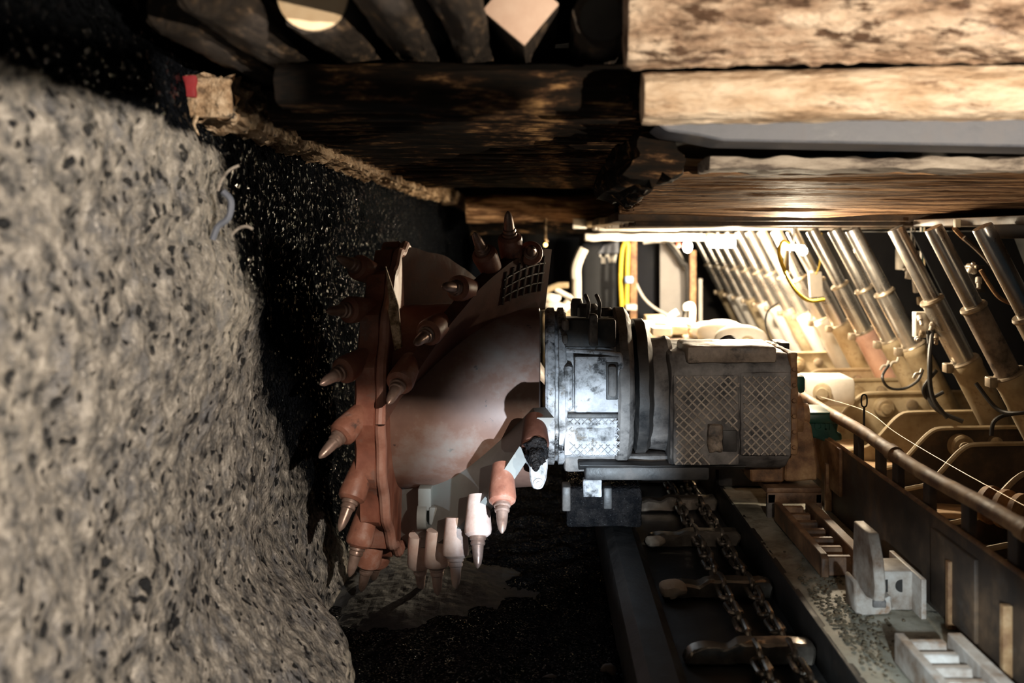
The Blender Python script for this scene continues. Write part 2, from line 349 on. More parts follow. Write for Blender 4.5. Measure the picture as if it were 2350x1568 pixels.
M['rust'] = mk('rusty_steel', [(.30, (.05, .025, .012)), (.45, (.22, .11, .05)), (.6, (.42, .25, .12)), (.75, (.62, .44, .26))], scale=8, rough=(.5, .8), bump=.5, dist=.008)
M['rust_dark'] = mk('dark_rusty_plate', [(.32, (.025, .02, .018)), (.5, (.065, .045, .032)), (.72, (.19, .12, .07))], scale=5, rough=(.5, .75), bump=.35, blotch=(3, .55, .8, (.10, .10, .10)))
M['beige'] = mk('dusty_beige_paint', [(.30, (.22, .155, .085)), (.48, (.40, .315, .195)), (.7, (.54, .455, .32))], scale=5, rough=(.5, .75), bump=.3, blotch=[(9, .60, .72, (.18, .10, .05))])
M['pink'] = mk('faded_pink_paint', [(.3, (.50, .28, .22)), (.7, (.72, .48, .40))], scale=9, rough=(.5, .7), bump=.3)
M['chrome'] = mk('worn_chrome', [(.3, (.42, .40, .38)), (.7, (.66, .64, .60))], scale=6, rough=(.22, .36), bump=.05, metallic=.9)
M['ring'] = mk('tarnished_ring', [(.3, (.22, .17, .12)), (.7, (.55, .46, .34))], scale=12, rough=(.3, .5), metallic=.5, bump=.1)
M['rubber'] = mk('black_hose_rubber', [(.3, (.012, .012, .013)), (.7, (.035, .033, .031))], scale=20, rough=(.4, .6), bump=.1)
M['yellow'] = mk('yellow_hose', [(.3, (.70, .48, .03)), (.7, (.85, .66, .08))], scale=20, rough=(.4, .6), bump=.1)
M['blue'] = mk('pale_blue_cloth', [(.3, (.25, .36, .70)), (.7, (.45, .55, .85))], scale=20, bump=.3)
M['green'] = mk('green_cast_iron', [(.3, (.004, .030, .022)), (.6, (.008, .075, .05)), (.8, (.03, .16, .10))], scale=8, rough=(.3, .6), bump=.3)
M['white'] = mk('dusty_white', [(.3, (.62, .58, .52)), (.7, (.82, .79, .74))], scale=7, bump=.2)
M['sheet'] = mk('grey_white_sheet', [(.3, (.26, .25, .245)), (.7, (.34, .325, .32))], scale=4, bump=.1)
M['panel_black'] = mk('black_rubber_curtain', [(.3, (.007, .008, .012)), (.7, (.02, .022, .03))], scale=5, bump=.2, rough=(.6, .9), spec=.2)
M['tank'] = mk('dull_grey_tank', [(.3, (.010, .012, .016)), (.7, (.026, .028, .034))], scale=4, bump=.15, rough=(.5, .7), spec=.25)
M['plate_dirty'] = mk('muddy_plate', [(.32, (.12, .11, .08)), (.5, (.34, .32, .25)), (.7, (.52, .50, .42))], scale=6, rough=(.5, .8), bump=.35, bscale=14, dist=.006, blotch=[(5, .54, .68, (.13, .10, .06)), (11, .62, .72, (.06, .055, .045))])
M['dirt'] = mk('brown_dirt', [(.3, (.05, .04, .025)), (.7, (.20, .16, .10))], scale=30, bump=.5)
M['rack'] = mk('whitened_rack_steel', [(.32, (.22, .14, .09)), (.5, (.50, .45, .40)), (.7, (.74, .72, .68))], scale=7, rough=(.4, .6), bump=.4, blotch=[(6, .55, .68, (.32, .17, .08))])
M['rack_dark'] = mk('rusted_rack_steel', [(.32, (.05, .03, .02)), (.5, (.20, .11, .06)), (.7, (.44, .27, .15))], scale=9, rough=(.4, .65), bump=.4)
M['chain'] = mk('oily_chain_steel', [(.3, (.10, .085, .07)), (.7, (.40, .34, .28))], scale=10, rough=(.16, .3), metallic=.7, bump=.2)
M['pan'] = mk('black_pan', [(.3, (.010, .011, .012)), (.7, (.035, .033, .031))], scale=6, rough=(.4, .7), bump=.5)
M['board'] = mk('dusty_board', [(.3, (.22, .13, .07)), (.5, (.46, .31, .18)), (.7, (.64, .47, .30))], scale=7, stretch=(1, 5, 1), bump=.5)
M['silver'] = mk('bright_fittings', [(.3, (.40, .36, .30)), (.7, (.75, .70, .62))], scale=10, rough=(.3, .5), metallic=.3, bump=.2)
M['lamp'] = emit('lamp_glow', (1.0, .90, .72), 60)
M['lamp_amber'] = emit('amber_bulb_glow', (1.0, .62, .16), 9)
M['red_plastic'] = mk('red_plastic', [(.3, (.45, .05, .03)), (.7, (.6, .09, .05))], scale=20, bump=.1)
M['stone'] = mk('pale_stone', [(.3, (.34, .26, .19)), (.7, (.58, .47, .36))], scale=14, bump=.5)

# ---------------------------------------------------------------- setting
def grid(fn, us, vs):
    b = MB(); t = b.bm
    vv = [[t.verts.new(fn(u, v)) for v in vs] for u in us]
    for i in range(len(us) - 1):
        for j in range(len(vs) - 1): t.faces.new((vv[i][j], vv[i + 1][j], vv[i + 1][j + 1], vv[i][j + 1]))
    return b
def n3(x, y, z, s, seed=0): return noise.noise(Vector((x * s + seed, y * s - seed, z * s + 2 * seed)))
def lin(a, b, n): return [a + (b - a) * i / (n - 1) for i in range(n)]
def sm(a, b, x):
    t = max(0, min(1, (x - a) / (b - a))); return t * t * (3 - 2 * t)

def wall_fn(u, v):
    y, z = u, v
    foot = .36 - .22 * sm(3.5, 4.1, y)
    x = -1.0 - .06 * sm(3.0, 3.8, y) + foot * (1 - sm(-1.68, -1.05, z)) - .05 * sm(.2, .5, z) - .16 * (1 - sm(1.2, 2.9, y)) * sm(-1.2, .2, z)
    x += n3(0, y, z, 2.2, 3) * .05 + n3(0, y, z, 7, 5) * .022 + n3(0, y, z, 19, 9) * .013 + n3(0, y, z, 48, 1) * .006
    x = min(x, -.93) if z > .2 and y > 2.8 else x
    return E(x, y, z)
ys = [0.7 * (16 / 0.7) ** (i / 419) for i in range(420)]
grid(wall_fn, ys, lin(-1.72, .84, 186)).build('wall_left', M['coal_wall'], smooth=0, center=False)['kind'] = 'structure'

def floor_fn(u, v):
    x, y = u, v
    z = -1.66 + .16 * math.exp(-((x + .05) / .33) ** 2) * sm(4.6, 3.2, y) if False else -1.66
    z += .13 * (1 - sm(3.0, 4.2, y)) * sm(-.9, -.2, x) * (1 - sm(.2, .4, x))
    z += n3(x, y, 0, 2.6, 2) * .04 + n3(x, y, 0, 8, 4) * .025 + n3(x, y, 0, 24, 6) * .014 + n3(x, y, 0, 60, 8) * .006
    return E(x, y, z)
ys2 = [1.2 * (16 / 1.2) ** (i / 299) for i in range(300)]
grid(floor_fn, lin(-1.3, 3.6, 240), ys2).build('floor', M['coal'], smooth=0, center=False)['kind'] = 'structure'

def ceil_fn(u, v):
    return E(u, v, .86 + n3(u, v, 0, 1.5, 11) * .06 + n3(u, v, 0, 6, 12) * .03)
grid(ceil_fn, lin(-1.6, 3.9, 60), lin(.4, 16, 140)).build('ceiling', M['rock'], center=False)['kind'] = 'structure'
def right_fn(u, v):
    return E(3.5 + n3(0, u, v, 2, 14) * .08 + n3(0, u, v, 7, 15) * .03, u, v)
grid(right_fn, lin(1.5, 16, 120), lin(-1.75, .8, 30)).build('wall_right', M['rock'], center=False)['kind'] = 'structure'
def back_fn(u, v):
    return E(u, 14.5 + n3(u, 0, v, 2, 16) * .15, v)
grid(back_fn, lin(-1.6, 3.9, 50), lin(-1.75, .9, 30)).build('wall_back', M['rock'], center=False)['kind'] = 'structure'

# timber running along the top of the coal, with its painted end
tb = thing('wall_timber', E(-1.0, 2.86, .34), 'splintered timber beam along the top of the coal wall, its near end daubed red', 'beam')
b = MB()
def beam_fn(u, v):
    # v runs round the section, u along it
    a = v * 4 % 4; k = int(a); f = a - k
    c = [(-1.06, .345), (-.915, .345), (-.915, .475), (-1.06, .475)]
    p, q = c[k], c[(k + 1) % 4]; x = p[0] + (q[0] - p[0]) * f; z = p[1] + (q[1] - p[1]) * f
    d = Vector((x + .99, 0, z - .41)).normalized()
    nn = n3(x, u, z, 9, 21) * .030 + n3(x, u, z, 24, 22) * .030 + n3(x, u, z, 60, 23) * .014
    return E(x + d.x * nn, u, z + d.z * nn)
us = [2.86 * (15 / 2.86) ** (i / 419) for i in range(420)]
b = grid(beam_fn, us, [i / 40 for i in range(41)])
b.box(E(-1.055, 2.845, .35), E(-.92, 2.90, .47), .01).cut(.02)
for v in b.bm.verts:
    if v.co.y < 2.92: v.co += noise.noise_vector(v.co * 30) * .008
b.build('beam', M['ledge_pale'], tb)
b = MB().box(E(-1.055, 2.828, .408), E(-1.018, 2.85, .472), .004).cut(.012).rough(.004, 40); tag(b.build('paint_mark', M['red_paint'], tb), 'red paint daubed on the timber end')
b = MB(); 
for k in range(1): 
    x0 = -1.02 + k * .03; b.tube([E(x0, 2.85, .36), E(x0 + R.uniform(-.02, .02), 2.84, .33 - R.random() * .03), E(x0 + R.uniform(-.03, .03), 2.84, .30 - R.random() * .05)], lambda u: .009 * (1 - u * .8), 6)
b.build('splinter', M['ledge'], tb)

# two curls of rope-like root stuck to the coal
for k, (pts, lab) in enumerate([([(548, 380), (525, 392), (508, 415), (500, 438)], 'pale curled wire end sticking out of the coal, the upper one'),
                 ([(512, 440), (530, 462), (524, 500), (500, 520), (488, 550)], 'thick grey wire stub bent out of the coal below the timber end'),
                 ([(533, 538), (548, 524), (566, 520), (580, 526)], 'short pale wire loop in the coal, the lowest of three')]):
    b = MB().tube([P(x, y, 2.86) for x, y in pts], .010 if k == 1 else .0045, 8, 5); tag(b.build('wire_stub', M['mortar'] if k != 1 else M['steel_beam']), lab, 'wire', 'wire stubs in the coal wall')

# ---------------------------------------------------------------- roof timbers
y = 2.62; k = 0
zb = .355
while y < 9.4 and k < 24:
    r = R.uniform(.056, .066) if y < 3.6 else R.uniform(.10, .125)
    x0, x1 = (-.74 if k < 3 else -.88) + R.uniform(0, .03), .27 + R.uniform(-.03, .05) + .02 * k
    yy = y + r
    lab = 'dark roof log lying across the gallery, %s counting back from the visitor' % ORD[k]
    bb = MB().log(E(x0, yy, zb + r), E(x1, yy, zb + r + R.uniform(-.01, .01)), r, .014, k + 30, step=.05, fine=.004, squash=1)
    o = bb.build('roof_log', M['log_dark']); tag(o, lab, 'log', 'logs across the roof above the drum')
    y += 2 * r * 1.02; k += 1
# bright worn log above the far picks
b = MB().log(E(-.75, 9.75, .26), E(.75, 9.75, .27), .13, .03, 71, step=.05, fine=.006); tag(b.build('roof_log', M['plank']), 'lit pale log across the roof just above the top picks', 'log', 'logs across the roof above the drum')
b = MB().log(E(-.75, 10.4, .15), E(.85, 10.4, .16), .13, .03, 73, step=.05, fine=.006); tag(b.build('roof_log', M['log_dark']), 'dim brown log behind the lit pale roof log', 'log', 'logs across the roof above the drum')

# lagging logs running away from the camera over the cross logs
for k, (px, y0, r, rnd) in enumerate([(425, 2.38, .075, 1), (560, 2.2, .075, 1), (740, 2.33, .092, 1), (925, 1.85, .088, 1), (1062, 1.85, .055, 1), (1385, 2.50, .075, 1)]):
    y1 = 3.6; ya = 2.45
    x = (px - VX) / FP * ya
    names = ['dim log end of the overhead row, outermost over the coal wall', 'overhead log between the outermost one and the pale cut end', 'overhead log with a pale half-moon cut end',
             'dusky overhead log just after the pale half-moon end', 'thin dusky overhead log before the square timber', 'overhead log with a dark hollow end beside the big bark log']
    t = thing('lagging_log', E(x, y0, .49), names[k], 'log', 'logs running lengthwise overhead')
    MB().log(E(x, y0, .49 + r), E(x, y1, .50 + r), r, .014, k + 50, step=.04, fine=.004).build('trunk', M['log_dark_y'], t)
    if k == 2:
        MB().lathe(E(x + .005, y0 - .008, .49 + r), (0, 1, 0), [(0, r * .93), (.012, r * .94)], 32).build('cut_end', M['cut_wood'], t)['label'] = 'pale sawn end'
    if k == 5:
        MB().lathe(E(x, y0 - .006, .49 + r), (0, 1, 0), [(0, r * .78), (.012, r * .8)], 28).build('hollow', M['rubber'], t)  # dark disc painted in for the shaded hollow
    elif k not in (2,):
        MB().lathe(E(x, y0 - .006, .49 + r), (0, 1, 0), [(0, r * .9), (.012, r * .92)], 28).build('cut_end', M['log_dark_y'], t)
x = (1195 - VX) / FP * 2.5
t = thing('lagging_timber', E(x, 2.1, .49), 'square sawn timber set on its corner with a pale pink end', 'timber', 'logs running lengthwise overhead')
rot = Matrix.Rotation(rad(40), 4, 'Y')
MB().box(E(x - .072, 2.5, .520), E(x + .072, 3.6, .664), .006, rot).build('beam', M['log_dark_y'], t)
MB().box(E(x - .071, 2.485, .521), E(x + .071, 2.503, .663), .004, rot).build('cut_end', M['pale_wood'], t)['label'] = 'pale pink sawn end'

# big logs and canopy on the haulage side
b = MB().log(E(.215, 2.42, .525), E(1.75, 2.42, .545), .105, .02, 81, seg=56, step=.018, fine=.010)
tag(b.build('bark_log', M['bark']), 'thick flaky log across the top, uppermost of the lit stack', 'log')
b = MB().log(E(.262, 2.46, .352), E(1.75, 2.46, .368), .066, .010, 85, seg=44, step=.02, fine=.004)
tag(b.build('peeled_log', M['log_light']), 'thinner pale log lying under the thick flaky log', 'log')
# grey steel bar with a tapering tip
prof = [(.33, .318), (.42, .330), (1.8, .349), (1.8, .243), (.52, .268), (.44, .285), (.36, .296)]
prof = [(a, c + EYE) for a, c in prof]
b = MB().prism(prof, 2.72, 2.95, 'xz', .006).cut(.06); tag(b.build('steel_bar', M['steel_beam']), 'blue-grey steel bar with a tapered tip under the pale logs', 'bar')
b = MB()
b.box(E(.52, 2.97, .205), E(1.95, 3.2, .243), .008).cut(.03).rough(.012, 14, 3); tag(b.build('lagging_strip', M['mortar']), 'rough greyish timber strip in the gap beneath the steel bar', 'plank')
# sloping roof boards
edges = [(3.22, .212), (3.62, .205), (4.0, .188), (4.4, .165), (4.9, .130), (5.35, .095)]
for k in range(5):
    (ya, za), (yb, zb_) = edges[k], edges[k + 1]
    x0 = [.33, .36, .40, .47, .44][k]; x1 = 3.3
    def bf(u, v, ya=ya, za=za, yb=yb, zb_=zb_, k=k):
        y_ = ya + (yb - ya) * v; z_ = za + (zb_ - za) * v
        nn = n3(u * .4, y_ * 3, k, 3, k) * .016 + n3(u, y_ * 8, k, 3, k + 5) * .008 + n3(u, y_, 0, 30, k) * .004 * (1.6 - sm(x0, x0 + .4, u))
        xx = u + (n3(0, y_, k, 14, 3) * .05 if u < x0 + .02 else 0)
        return E(xx, y_, z_ + nn)
    b = grid(bf, lin(x0, x1, 130), lin(.015, .985, 16))
    g = bmesh.ops.extrude_face_region(b.bm, geom=b.bm.faces[:]); bmesh.ops.translate(b.bm, vec=(0, 0, .05), verts=[v for v in g['geom'] if isinstance(v, bmesh.types.BMVert)])
    tag(b.build('roof_board', M['plank']), 'broad dark-grained roof board above the props, %s counting back from the steel bar' % ORD[k], 'board', 'boards under the roof')
# splintered stump at the boards' ragged end
b = MB().log(E(.36, 3.0, .235), E(.33, 3.75, .20), .085, .05, 91, seg=30, step=.03, fine=.02); tag(b.build('log_stump', M['log_dark']), 'ragged dark log end beside the tip of the steel bar', 'log')
b = MB().log(E(.40, 4.9, .235), E(.66, 5.35, .225), .06, .05, 93, seg=26, step=.03, fine=.02); tag(b.build('log_stump', M['log_dark']), 'black broken stump at the corner of the roof boards, lower one', 'log')

# ---------------------------------------------------------------- cutting drum
DC = E(0, 4.5, -.75)
def dpt(x, r, th, extra=0):
    a = rad(th); return DC + Vector((x, -r * math.cos(a), r * math.sin(a)))
def drad(th): a = rad(th); return Vector((0, -math.cos(a), math.sin(a)))
def dtan(th): a = rad(th); return Vector((0, -math.sin(a), -math.cos(a)))   # direction of falling angle
drum = thing('cutting_drum', E(-.33, 4.5, -1.6), 'rust-red spiral cutting drum studded with picks, standing against the coal', 'cutting drum')
RI, RO, SL = .42, .685, .0073
b = MB().lathe(DC + Vector((-.68, 0, 0)), (1, 0, 0), [(0, .30), (0, RI - .03), (.02, RI), (.30, RI + .012), (.58, RI), (.675, RI - .005), (.68, RI - .02), (.68, .2)], 96)
b.build('barrel', M['drum_brown'], drum)
def vane_x(k, th): return SL * (th - 90 + 90 * k)
for k in range(4):
    top = 90 - 90 * k
    ths = lin(top + (2 if k != 2 else -28), top - 93, 70); rs = lin(RI - .02, RO, 9)
    b = MB(); t = b.bm; front, back = [], []
    for i, th in enumerate(ths):
        fr, bk = [], []
        for j, r in enumerate(rs):
            x = vane_x(k, th); fl = .03 * ((r - RI) / (RO - RI))
            x = max(x, -.72)
            edge = 1.0
            rr = r
            if j == len(rs) - 1: rr = r + .012 * noise.noise(Vector((th * .11, k, 0)))
            fr.append(t.verts.new(dpt(x + fl + .01, rr, th))); bk.append(t.verts.new(dpt(x - .045 + fl * .6, rr, th)))
        front.append(fr); back.append(bk)
    n, m = len(ths), len(rs)
    for i in range(n - 1):
        for j in range(m - 1):
            t.faces.new((front[i][j], front[i + 1][j], front[i + 1][j + 1], front[i][j + 1])); t.faces.new((back[i][j], back[i][j + 1], back[i + 1][j + 1], back[i + 1][j]))
        t.faces.new((front[i][-1], front[i + 1][-1], back[i + 1][-1], back[i][-1]))
    for i in (0, n - 1):
        for j in range(m - 1): t.faces.new((front[i][j], front[i][j + 1], back[i][j + 1], back[i][j]))
    v_ = b.build('vane', M['vane_grey'] if k == 1 else M['vane_dark'], drum)
    if k == 0: VANE = v_
# weld beads on the top flank of the first vane
b = MB()
for th in (64, 68, 72, 76, 80, 84, 87):
    b.tube([dpt(vane_x(0, th) + .014 + .03 * ((r - RI) / (RO - RI)), r, th) for r in lin(.49, .655, 6)], .006, 6)
for r in (.53, .575, .62):
    b.tube([dpt(vane_x(0, th) + .014 + .03 * ((r - RI) / (RO - RI)), r, th) for th in lin(63, 88, 10)], .005, 6)
b.build('weld_bead', M['weld'], VANE)
# end ring against the coal
b = MB(); seg = 120; t = b.bm; rings = []
for (x, rr, wav) in ((-.735, .34, 0), (-.745, .66, 0), (-.735, .695, 1), (-.66, .70, 1), (-.645, .67, 1), (-.64, .42, 0), (-.64, .34, 0)):
    rings.append([t.verts.new(dpt(x, rr + wav * .022 * math.cos(rad(20 * q * 3)), q * 3)) for q in range(seg)])
for i in range(len(rings)):
    A, B = rings[i], rings[(i + 1) % len(rings)]
    for q in range(seg): t.faces.new((A[q], A[(q + 1) % seg], B[(q + 1) % seg], B[q]))
b.build('end_ring', M['drum_red'], drum)

HOLD = {}
def pick(x, r, th, tilt=-38, lean=0.0, mat='pick_holder', tip='pick_steel', crust=False):
    """holder and pick pointing out of the rim, tipped towards the cutting direction and leaning sideways by lean"""
    a = rad(-tilt); d = (drad(th) * math.cos(a) + dtan(th) * math.sin(a)); d = (d + Vector((lean, 0, 0))).normalized()
    base = dpt(x, r - .03, th); top = base + d * .135
    b = MB().lathe(base, d, [(-.03, .042), (0, .046), (.04, .050), (.108, .056), (.124, .053), (.135, .040), (.135, .01)], 24)
    h = b.build('pick_holder', M[mat], drum)
    b = MB().lathe(top - d * .01, d, [(0, .030), (.014, .033), (.022, .033), (.026, .027), (.034, .030), (.042, .029), (.046, .024), (.09, .020), (.115, .015), (.13, .006), (.134, .001)], 20)
    b.build('pick', M[tip], h)
    if crust:
        b = MB().ball(top, .05, (1, .9, 1.1), 18).ball(top + d * .05, .038, seg=14).cut(.012).rough(.016, 38, 2); b.build('coal_crust', M['tar'], h)
for th, ti, le in ((86, -78, .05), (75, -15, -.05), (64, -20, -.28), (52, -45, -.4), (36, -50, -.3), (20, -48, -.2)): pick(vane_x(0, th) - .02, RO, th, tilt=ti, lean=le)
for q, th in enumerate((-1, -19, -33, -47, -60, -73)):
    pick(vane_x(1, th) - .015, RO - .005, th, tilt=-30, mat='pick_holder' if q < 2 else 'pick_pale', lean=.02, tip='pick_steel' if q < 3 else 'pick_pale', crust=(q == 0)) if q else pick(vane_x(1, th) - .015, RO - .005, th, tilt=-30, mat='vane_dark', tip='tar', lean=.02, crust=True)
for th in (61, 42, 22, 3, -17, -38, -58, -78, -98): pick(-.72, RO + .005, th, tilt=-40, lean=-.55 if th > -10 else -.25)
b = MB().tube([dpt(-.635, .69 + .012 * math.cos(rad(20 * q * 3)), q * 3) for q in range(121)], .022, 10, cap=False)
b.build('rim_bead', M['drum_pink'], drum)
YL = 3.97
def wl(px, py): return ((px - VX) / FP * YL, (VY - py) / FP * YL + EYE)
wp = MB().prism([wl(*q) for q in ((1184, 1046), (1212, 1034), (1248, 1004), (1256, 1030), (1257, 1072), (1254, 1100), (1247, 1117), (1236, 1125), (1222, 1122), (1216, 1100), (1214, 1070))], YL, YL + .08, 'xz', .006).build('white_lug', M['arm_white'], drum)
wp['label'] = 'small white lug with a roundel'
cx_, cz_ = wl(1236, 1110); MB().lathe(Vector((cx_, YL + .002, cz_)), (0, -1, 0), [(0, .022), (.008, .022), (.008, .016), (.003, .016), (.003, .009), (.008, .009), (.008, .001)], 20).build('roundel', M['arm_white'], wp)
# lug with an eye under the barrel
c = dpt(-.52, .56, -62)
b = MB().lathe(c + Vector((-.02, 0, 0)), (1, 0, 0), [(0, .055), (.04, .055), (.04, .028), (0, .028), (0, .055)], 24)
b.box(c + Vector((-.02, -.02, .03)), c + Vector((.04, .10, .13)), .008); b.box(c + Vector((.03, -.03, -.03)), c + Vector((.13, .05, .05)), .01)
b.build('lug', M['vane_grey'], drum)
# added pale sliver for the lit edge of the ring rim
b = MB().prism([(-.012, -.10), (.02, -.09), (.03, .02), (.035, .08), (.012, .25), (.0, .10), (-.01, .07)], -.012, .012, 'xz', .003)
rot = Matrix.Translation(dpt(-.60, .69, 33)) @ Matrix.Rotation(rad(-10), 4, 'Y'); b.bm.transform(rot); b.build('scraper', M['ledge'], drum)

# ---------------------------------------------------------------- ranging arm with cutter motor
AC = E(0, 4.48, -.70)
arm = thing('ranging_arm', E(.55, 4.45, -1.2), 'battered pale gear housing and grey mesh-clad motor holding the cutting drum', 'machine arm')
def ax(px, y=4.13): return (px - VX) / FP * y
def az(py, y=4.13): return (VY - py) / FP * y + EYE
X0 = Vector((0, AC.y, AC.z))
MB().lathe(X0 + Vector((.022, 0, 0)), (1, 0, 0), [(0, .25), (0, .352), (.012, .362), (.04, .362), (.045, .346), (.055, .346), (.06, .362), (.085, .362), (.095, .35), (.095, .2)], 72).cut(.05).rough(.003, 20).build('drum_flange', M['arm_white'], arm)
poly = []
for a in range(0, 360, 15):
    rr = .315 / max(abs(math.cos(rad(a))) ** 1.0, abs(math.sin(rad(a)))) ; rr = min(rr, .345)
    poly.append((AC.y - rr * math.cos(rad(a)), AC.z + rr * math.sin(rad(a))))
MB().prism(poly, .10, .35, 'yz', .004).cut(.04).rough(.004, 16).build('gear_housing', M['arm_white'], arm)
MB().lathe(X0 + Vector((.335, 0, 0)), (1, 0, 0), [(0, .2), (0, .352), (.012, .365), (.05, .365), (.062, .352), (.075, .33), (.075, .2)], 72).cut(.05).rough(.004, 20, 3).build('housing_flange', M['arm_grey'], arm)
MB().lathe(X0 + Vector((.42, 0, -.005)), (1, 0, 0), [(0, .2), (0, .27), (.012, .315), (.055, .315), (.075, .29), (.085, .25), (.085, .2)], 72).cut(.05).rough(.006, 14, 5).build('motor_flange', M['arm_dark'], arm)
MB().lathe(X0 + Vector((.49, 0, -.04)), (1, 0, 0), [(0, .20), (.0, .255), (.07, .262), (.09, .27), (.11, .262), (.11, .2)], 56).cut(.05).rough(.003, 18, 6).build('motor_neck', M['arm_grey'], arm)
FY = 4.163      # front of the gear housing
def plate(px0, py0, px1, py1, y0, y1, mat, name, parent, bev=.012):
    return MB().box(Vector((ax(px0, y0), y0, az(py1, y0))), Vector((ax(px1, y0), y1, az(py0, y0))), bev).build(name, M[mat], parent)
cp = plate(1318, 818, 1424, 948, 4.135, 4.19, 'arm_white', 'cover_plate', arm)
cp['label'] = 'square inspection cover of the gear housing'
b = MB(); pts = [(1330, 805), (1420, 812), (1428, 950)]
b.tube([Vector((ax(x, 4.13), 4.145, az(y, 4.13))) for x, y in [(1300, 806), (1345, 808), (1412, 814), (1426, 830), (1428, 950)]], .010, 8, 4)
b.build('frame_bead', M['arm_white'], cp)
b = MB().box(Vector((ax(1395), 4.10, az(910))), Vector((ax(1414), 4.14, az(838))), .012)
b.build('handle', M['arm_grey'], cp)
MB().box(Vector((ax(1391), 4.128, az(918))), Vector((ax(1418), 4.138, az(832))), .004).build('handle_recess_shade', M['arm_dark'], cp)  # dark plate painted in for the shade behind the handle
MB().box(Vector((ax(1293), 4.12, az(945))), Vector((ax(1316), 4.19, az(838))), .02).build('side_boss', M['arm_white'], arm)
b = MB().box(Vector((ax(1302), 4.14, az(962))), Vector((ax(1424), 4.18, az(951))), .004); b.build('drip_strip', M['arm_dark'], arm)
MB().box(Vector((ax(1318), 4.15, az(1018))), Vector((ax(1412), 4.22, az(982))), .015).build('lower_cover', M['arm_white'], arm)
# dark block painting in the shaded hollow between ribs atop the housing
MB().box(Vector((ax(1296), 4.16, az(800))), Vector((ax(1415), 4.25, az(735))), .01).build('top_recess_shade', M['arm_dark'], arm)
for (x0, x1, y0, y1) in ((1352, 1372, 722, 795), (1291, 1306, 735, 760), (1291, 1304, 768, 790)):
    MB().box(Vector((ax(x0), 4.12, az(y1))), Vector((ax(x1), 4.22, az(y0))), .012).cut(.03).rough(.004, 30).build('rib', M['arm_grey'], arm)
for (x, y, r, h) in ((.22, 4.42, .05, .06), (.17, 4.46, .03, .08), (.30, 4.45, .035, .04)):
    MB().lathe(Vector((x, y, AC.z + .325)), (0, 0, 1), [(0, r), (h * .7, r), (h, r * .7), (h, .001)], 18).build('top_boss', M['arm_dark'], arm)
b = MB()
for x in (.213, .262): b.tube([Vector((x, 4.30, AC.z + .33)), Vector((x, 4.26, AC.z + .37)), Vector((x, 4.24, AC.z + .40)), Vector((x - .01, 4.30, AC.z + .43))], .009, 8, 4)
b.build('lifting_eye', M['arm_grey'], arm)
def mesh_panel(x0, z0, x1, z1, y, step=.036, r=.0036, skip=None, parent=None, bulge=0):
    """crossing diagonal beads over the front of a casing"""
    b = MB(); w_, h_ = x1 - x0, z1 - z0
    for sgn in (1, -1):
        c = -h_ if sgn > 0 else 0
        lim = w_ if sgn > 0 else w_ + h_
        while c < lim:
            pts = []
            n = 26
            for i in range(n + 1):
                v = i / n * h_; u = c + v if sgn > 0 else c - v
                if 0 <= u <= w_:
                    if skip and skip(x0 + u, z0 + v): 
                        if len(pts) > 2: b.tube(pts, r, 5)
                        pts = []; continue
                    pts.append(Vector((x0 + u + noise.noise(Vector((u * 9, v * 9, sgn))) * .005, y + noise.noise(Vector((u * 30, v * 30, 2))) * .001, z0 + v)))
            if len(pts) > 2: b.tube(pts, r * (1.15 if sgn < 0 else .8), 5)
            c += step
    return b
MB().box(Vector((ax(1296), 4.155, az(1050))), Vector((ax(1418), 4.19, az(955))), .01).cut(.03).rough(.004, 20).build('lower_casing', M['arm_white'], arm)
b = mesh_panel(ax(1305), az(1048), ax(1424), az(960), 4.152, .03, .0025, lambda x, z: az(1022) < z < az(978) and ax(1314) < x < ax(1414)); b.build('mesh_bead', M['arm_white'], arm)
# motor casing
MY = 4.16
pl = [(MY, az(845)), (MY + .05, az(815)), (MY + .55, az(812)), (MY + .6, az(1040)), (MY + .5, az(1095)), (MY + .10, az(1092)), (MY + .015, az(1055))]
MB().prism(pl, ax(1543), ax(1822), 'yz', .012).cut(.05).rough(.005, 13, 8).build('motor_casing', M['arm_grey'], arm)
tc_ = MB().box(Vector((ax(1578), MY - .01, az(836))), Vector((ax(1786), MY + .30, az(797))), .014).cut(.04).rough(.006, 14, 9).build('top_cover', M['cover_brown'], arm)
for (a0, a1) in ((1547, 1700), (1702, 1820)):
    z0 = az(1072 if a0 < 1600 else 1050)
    MB().box(Vector((ax(a0), MY - .006, z0)), Vector((ax(a1), MY + .05, az(862 if a0 < 1600 else 856))), .012).cut(.03).rough(.004, 20, a0).build('side_panel', M['arm_grey'], arm)
    sk = (lambda x, z: (ax(1620) < x < ax(1665) and az(1060) < z < az(968)) or (ax(1655) < x < ax(1690) and az(1060) < z < az(985))) if a0 < 1600 else None
    o = mesh_panel(ax(a0) + .004, z0 + .006, ax(a1) - .004, az(866), MY - .010, .0385, .0042, sk).build('mesh_bead', M['mesh'], arm)
MB().box(Vector((ax(1625), MY - .03, az(1040))), Vector((ax(1660), MY + .02, az(975))), .012).cut(.02).rough(.007, 30, 2).build('cable_gland', M['cover_brown'], arm)
MB().box(Vector((ax(1660), MY - .012, az(1040))), Vector((ax(1694), MY + .02, az(990))), .006).build('recess', M['arm_dark'], arm)  # dark box painted in for the shade of a recess
b = MB().box(Vector((ax(1818), MY, az(1050))), Vector((ax(1836), MY + .5, az(812))), .01)
b.cut(.03).rough(.006, 22, 4).build('end_plate', M['rust'], arm)
b = MB()
for k in range(6): b.lathe(Vector((ax(1826), MY - .004, az(850 + 36 * k))), (0, -1, 0), [(0, .010), (.008, .010), (.010, .007), (.010, .001)], 6)
b.build('bolt', M['rust'], arm)
